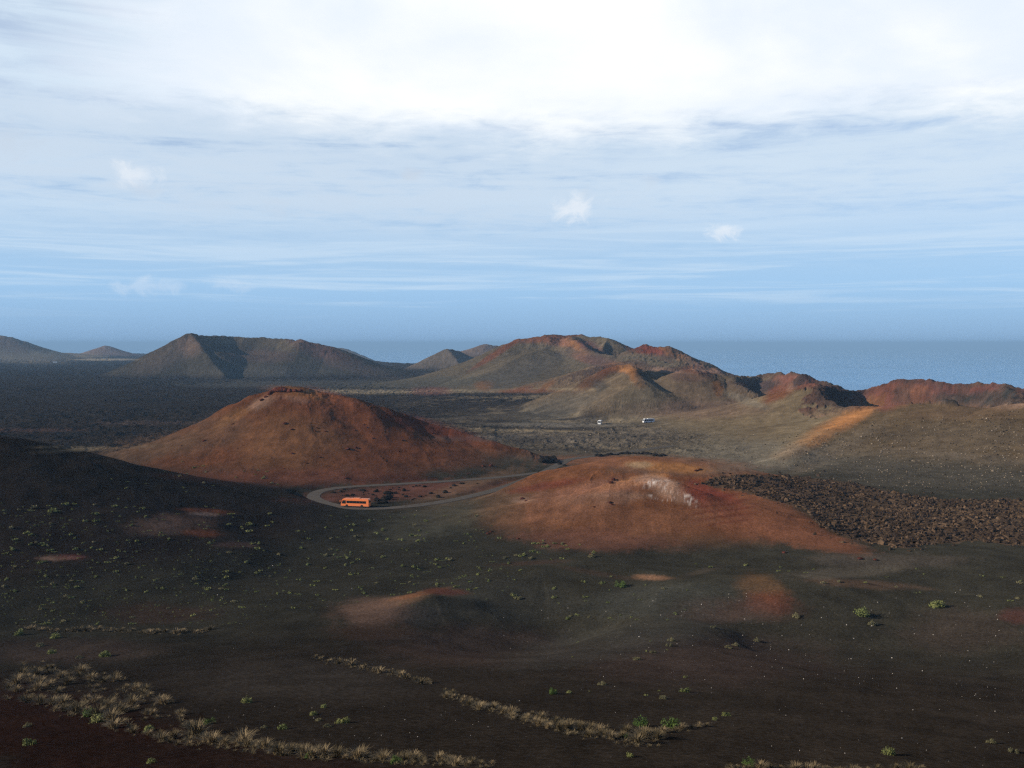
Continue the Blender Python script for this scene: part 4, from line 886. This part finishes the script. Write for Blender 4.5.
glass = mat('tinted_glass', (.015, .017, .02), .2, .25, var=.1); tyre = mat('tyre_rubber', (.02, .02, .02), .9, .2); rimm = mat('wheel_metal', (.10, .06, .04), .4, .5, .6)
lampm = mat('lamp_lens', (.75, .75, .72), .15, .5); redl = mat('tail_lens', (.45, .02, .02), .2, .5); darkp = mat('dark_plastic', (.03, .03, .03), .6, .3)
def coach(name, L, paint, roofp, label, cat, loc, rz, H=3.45):
    e = empty(name, loc, rz); tag(e, label, cat); w = 1.27; h = L/2; zb, zw0, zw1 = .38, 1.62, 2.62
    prof = [(-h, zb+.15), (-h+.15, zb), (h-.25, zb), (h, zb+.25), (h+.02, 1.25), (h-.12, 1.7), (h-.62, H-.42), (h-.95, H-.08), (h-1.4, H), (-h+.35, H), (-h+.08, H-.18), (-h, H-.6)]
    body = bm_obj('body', prism_bm(prof, -w, w, .05), paint, e)
    bm_obj('skirt', box_bm(-h+.1, h-.12, -w-.012, w+.012, zb-.06, zb+.16, .01), darkp, body)
    for s in (-1, 1):
        n_ = max(3, int((L-3.1)/1.45)); x0, x1 = -h+1.05, h-2.35; st = (x1-x0)/n_
        for i in range(n_):
            bm_obj('window', box_bm(x0+i*st+.03, x0+(i+1)*st-.03, s*(w+.012)-.012, s*(w+.012)+.012, zw0, zw1, .006), glass, e)
        # tall slanting cab window
        bm_obj('cab_window', prism_bm([(h-2.1, 1.42), (h-.32, 1.42), (h-.78, 2.75), (h-2.1, 2.75)], s*(w+.012)-.012, s*(w+.012)+.012), glass, e)
        for xw in (h-2.55, -h+2.9):
            t = bm_obj('wheel', cyl_y(bmesh.new(), xw, .5, s*(w-.26), s*(w+.03), .5), tyre, e)
            bm_obj('rim', cyl_y(bmesh.new(), xw, .5, s*(w+.03), s*(w+.05), .27), rimm, t)
            bm_obj('wheel_arch', cyl_y(bmesh.new(), xw, .55, s*(w-.3), s*(w+.006), .6), darkp, e)
        bm_obj('headlight', box_bm(h-.02, h+.05, s*.95-.2, s*.95+.2, .75, 1.0, .02), lampm, e)
        bm_obj('tail_light', box_bm(-h-.03, -h+.04, s*1.08-.1, s*1.08+.1, .9, 1.5, .01), redl, e)
        m_ = bm_obj('mirror', box_bm(h+.12, h+.34, s*(w+.14)-.1, s*(w+.14)+.1, 2.05, 2.65, .03), paint, e)
        bm_obj('mirror_arm', box_bm(h-.7, h+.2, s*(w+.02)-.04, s*(w+.02)+.04, 2.66, 2.76, .01), paint, m_)
    bm_obj('windscreen', prism_bm([(h-.085, 1.62), (h-.055, 1.62), (h-.58, H-.50), (h-.63, H-.46)], -w+.12, w-.12), glass, e)
    bm_obj('rear_window', box_bm(-h-.015, -h+.01, -w+.2, w-.2, 1.95, 2.75, .004), glass, e)
    bm_obj('door', box_bm(h-1.55, h-.75, -w-.03, -w-.012, .5, 1.4, .004), paint, e)
    bm_obj('roof_unit', box_bm(-1.9, .9, -.85, .85, H-.02, H+.2, .06), roofp, e)
    bm_obj('luggage_door', box_bm(-h+4.0, h-3.6, w+.008, w+.02, .62, 1.32, .004), paint, e)
    bm_obj('bumper', box_bm(h-.1, h+.07, -w+.03, w-.03, .42, .66, .03), paint, e)
    return e
orange = mat('orange_paint', (.90, .25, .08), .35, .5, var=.05, coat=.3); roofo = mat('orange_roof_paint', (.88, .30, .12), .4, .5, var=.05)
white = mat('white_paint', (.82, .82, .80), .35, .5, var=.04, coat=.3)
u0 = P(355.5, 507.3, 1); k_ = (ROAD_Z+.1)/u0[2]
coach('coach', 11.8, orange, roofo, 'orange tour coach driving left on the road hairpin below the red hill', 'bus', (u0[0]*k_, u0[1]*k_+.9, ROAD_Z+.11), R(168))
(pa, pb_), _k = hits_b([(600, 424.2), (648.5, 422.6)])
coach('coach', 6.8, white, white, 'white coach seen end-on, left one of two on the far plain', 'bus', tuple(pa), R(254), 3.4)
coach('coach', 9.5, white, white, 'white coach seen from the side, right one of two on the far plain', 'bus', tuple(pb_), R(200), 3.3)

# far white building
pw = hits_b([(55, 363.0)])[0][0]
e = empty('house', tuple(pw), R(12)); tag(e, 'tiny white building at the foot of the far left hill', 'building')
wall = mat('white_render', (.80, .79, .75), .9, .2)
w_ = bm_obj('wall', box_bm(-6, 6, -3.5, 3.5, -2, 4.2), wall, e)
bm_obj('roof', box_bm(-6.2, 6.2, -3.7, 3.7, 4.2, 4.6, .05), mat('flat_roof', (.45, .42, .38), .9), e)
for x in (-4, -1.2, 3.6): bm_obj('window', box_bm(x-.5, x+.5, -3.53, -3.49, 1.6, 2.9), glass, e)
bm_obj('door', box_bm(.9, 1.9, -3.53, -3.49, 0, 2.2), darkp, e)
# ------------------------------------------------------------------ air
def haze():
    m = bpy.data.materials.new('haze_air'); m.use_nodes = True; T = NT(m.node_tree); T.n.clear()
    o = T.new('ShaderNodeOutputMaterial'); v = T.new('ShaderNodeVolumePrincipled')
    v.inputs['Color'].default_value = (.40, .68, 1.0, 1); v.inputs['Density'].default_value = 7.0e-5; v.inputs['Anisotropy'].default_value = 0.0
    T.l.new(v.outputs[0], o.inputs['Volume'])
    s = 200000.0; lo, hi = -700.0, 45.0
    Vh = [(x, y, z) for z in (lo, hi) for x, y in ((-s, -s), (s, -s), (s, s), (-s, s))]
    Fh = [(3, 2, 1, 0), (4, 5, 6, 7), (0, 1, 5, 4), (1, 2, 6, 5), (2, 3, 7, 6), (3, 0, 4, 7)]
    h = obj('haze', mesh_np('haze', Vh, Fh, m)); tag(h, 'thin blue air haze lying over the whole volcanic landscape', 'haze', kind='stuff')
haze()
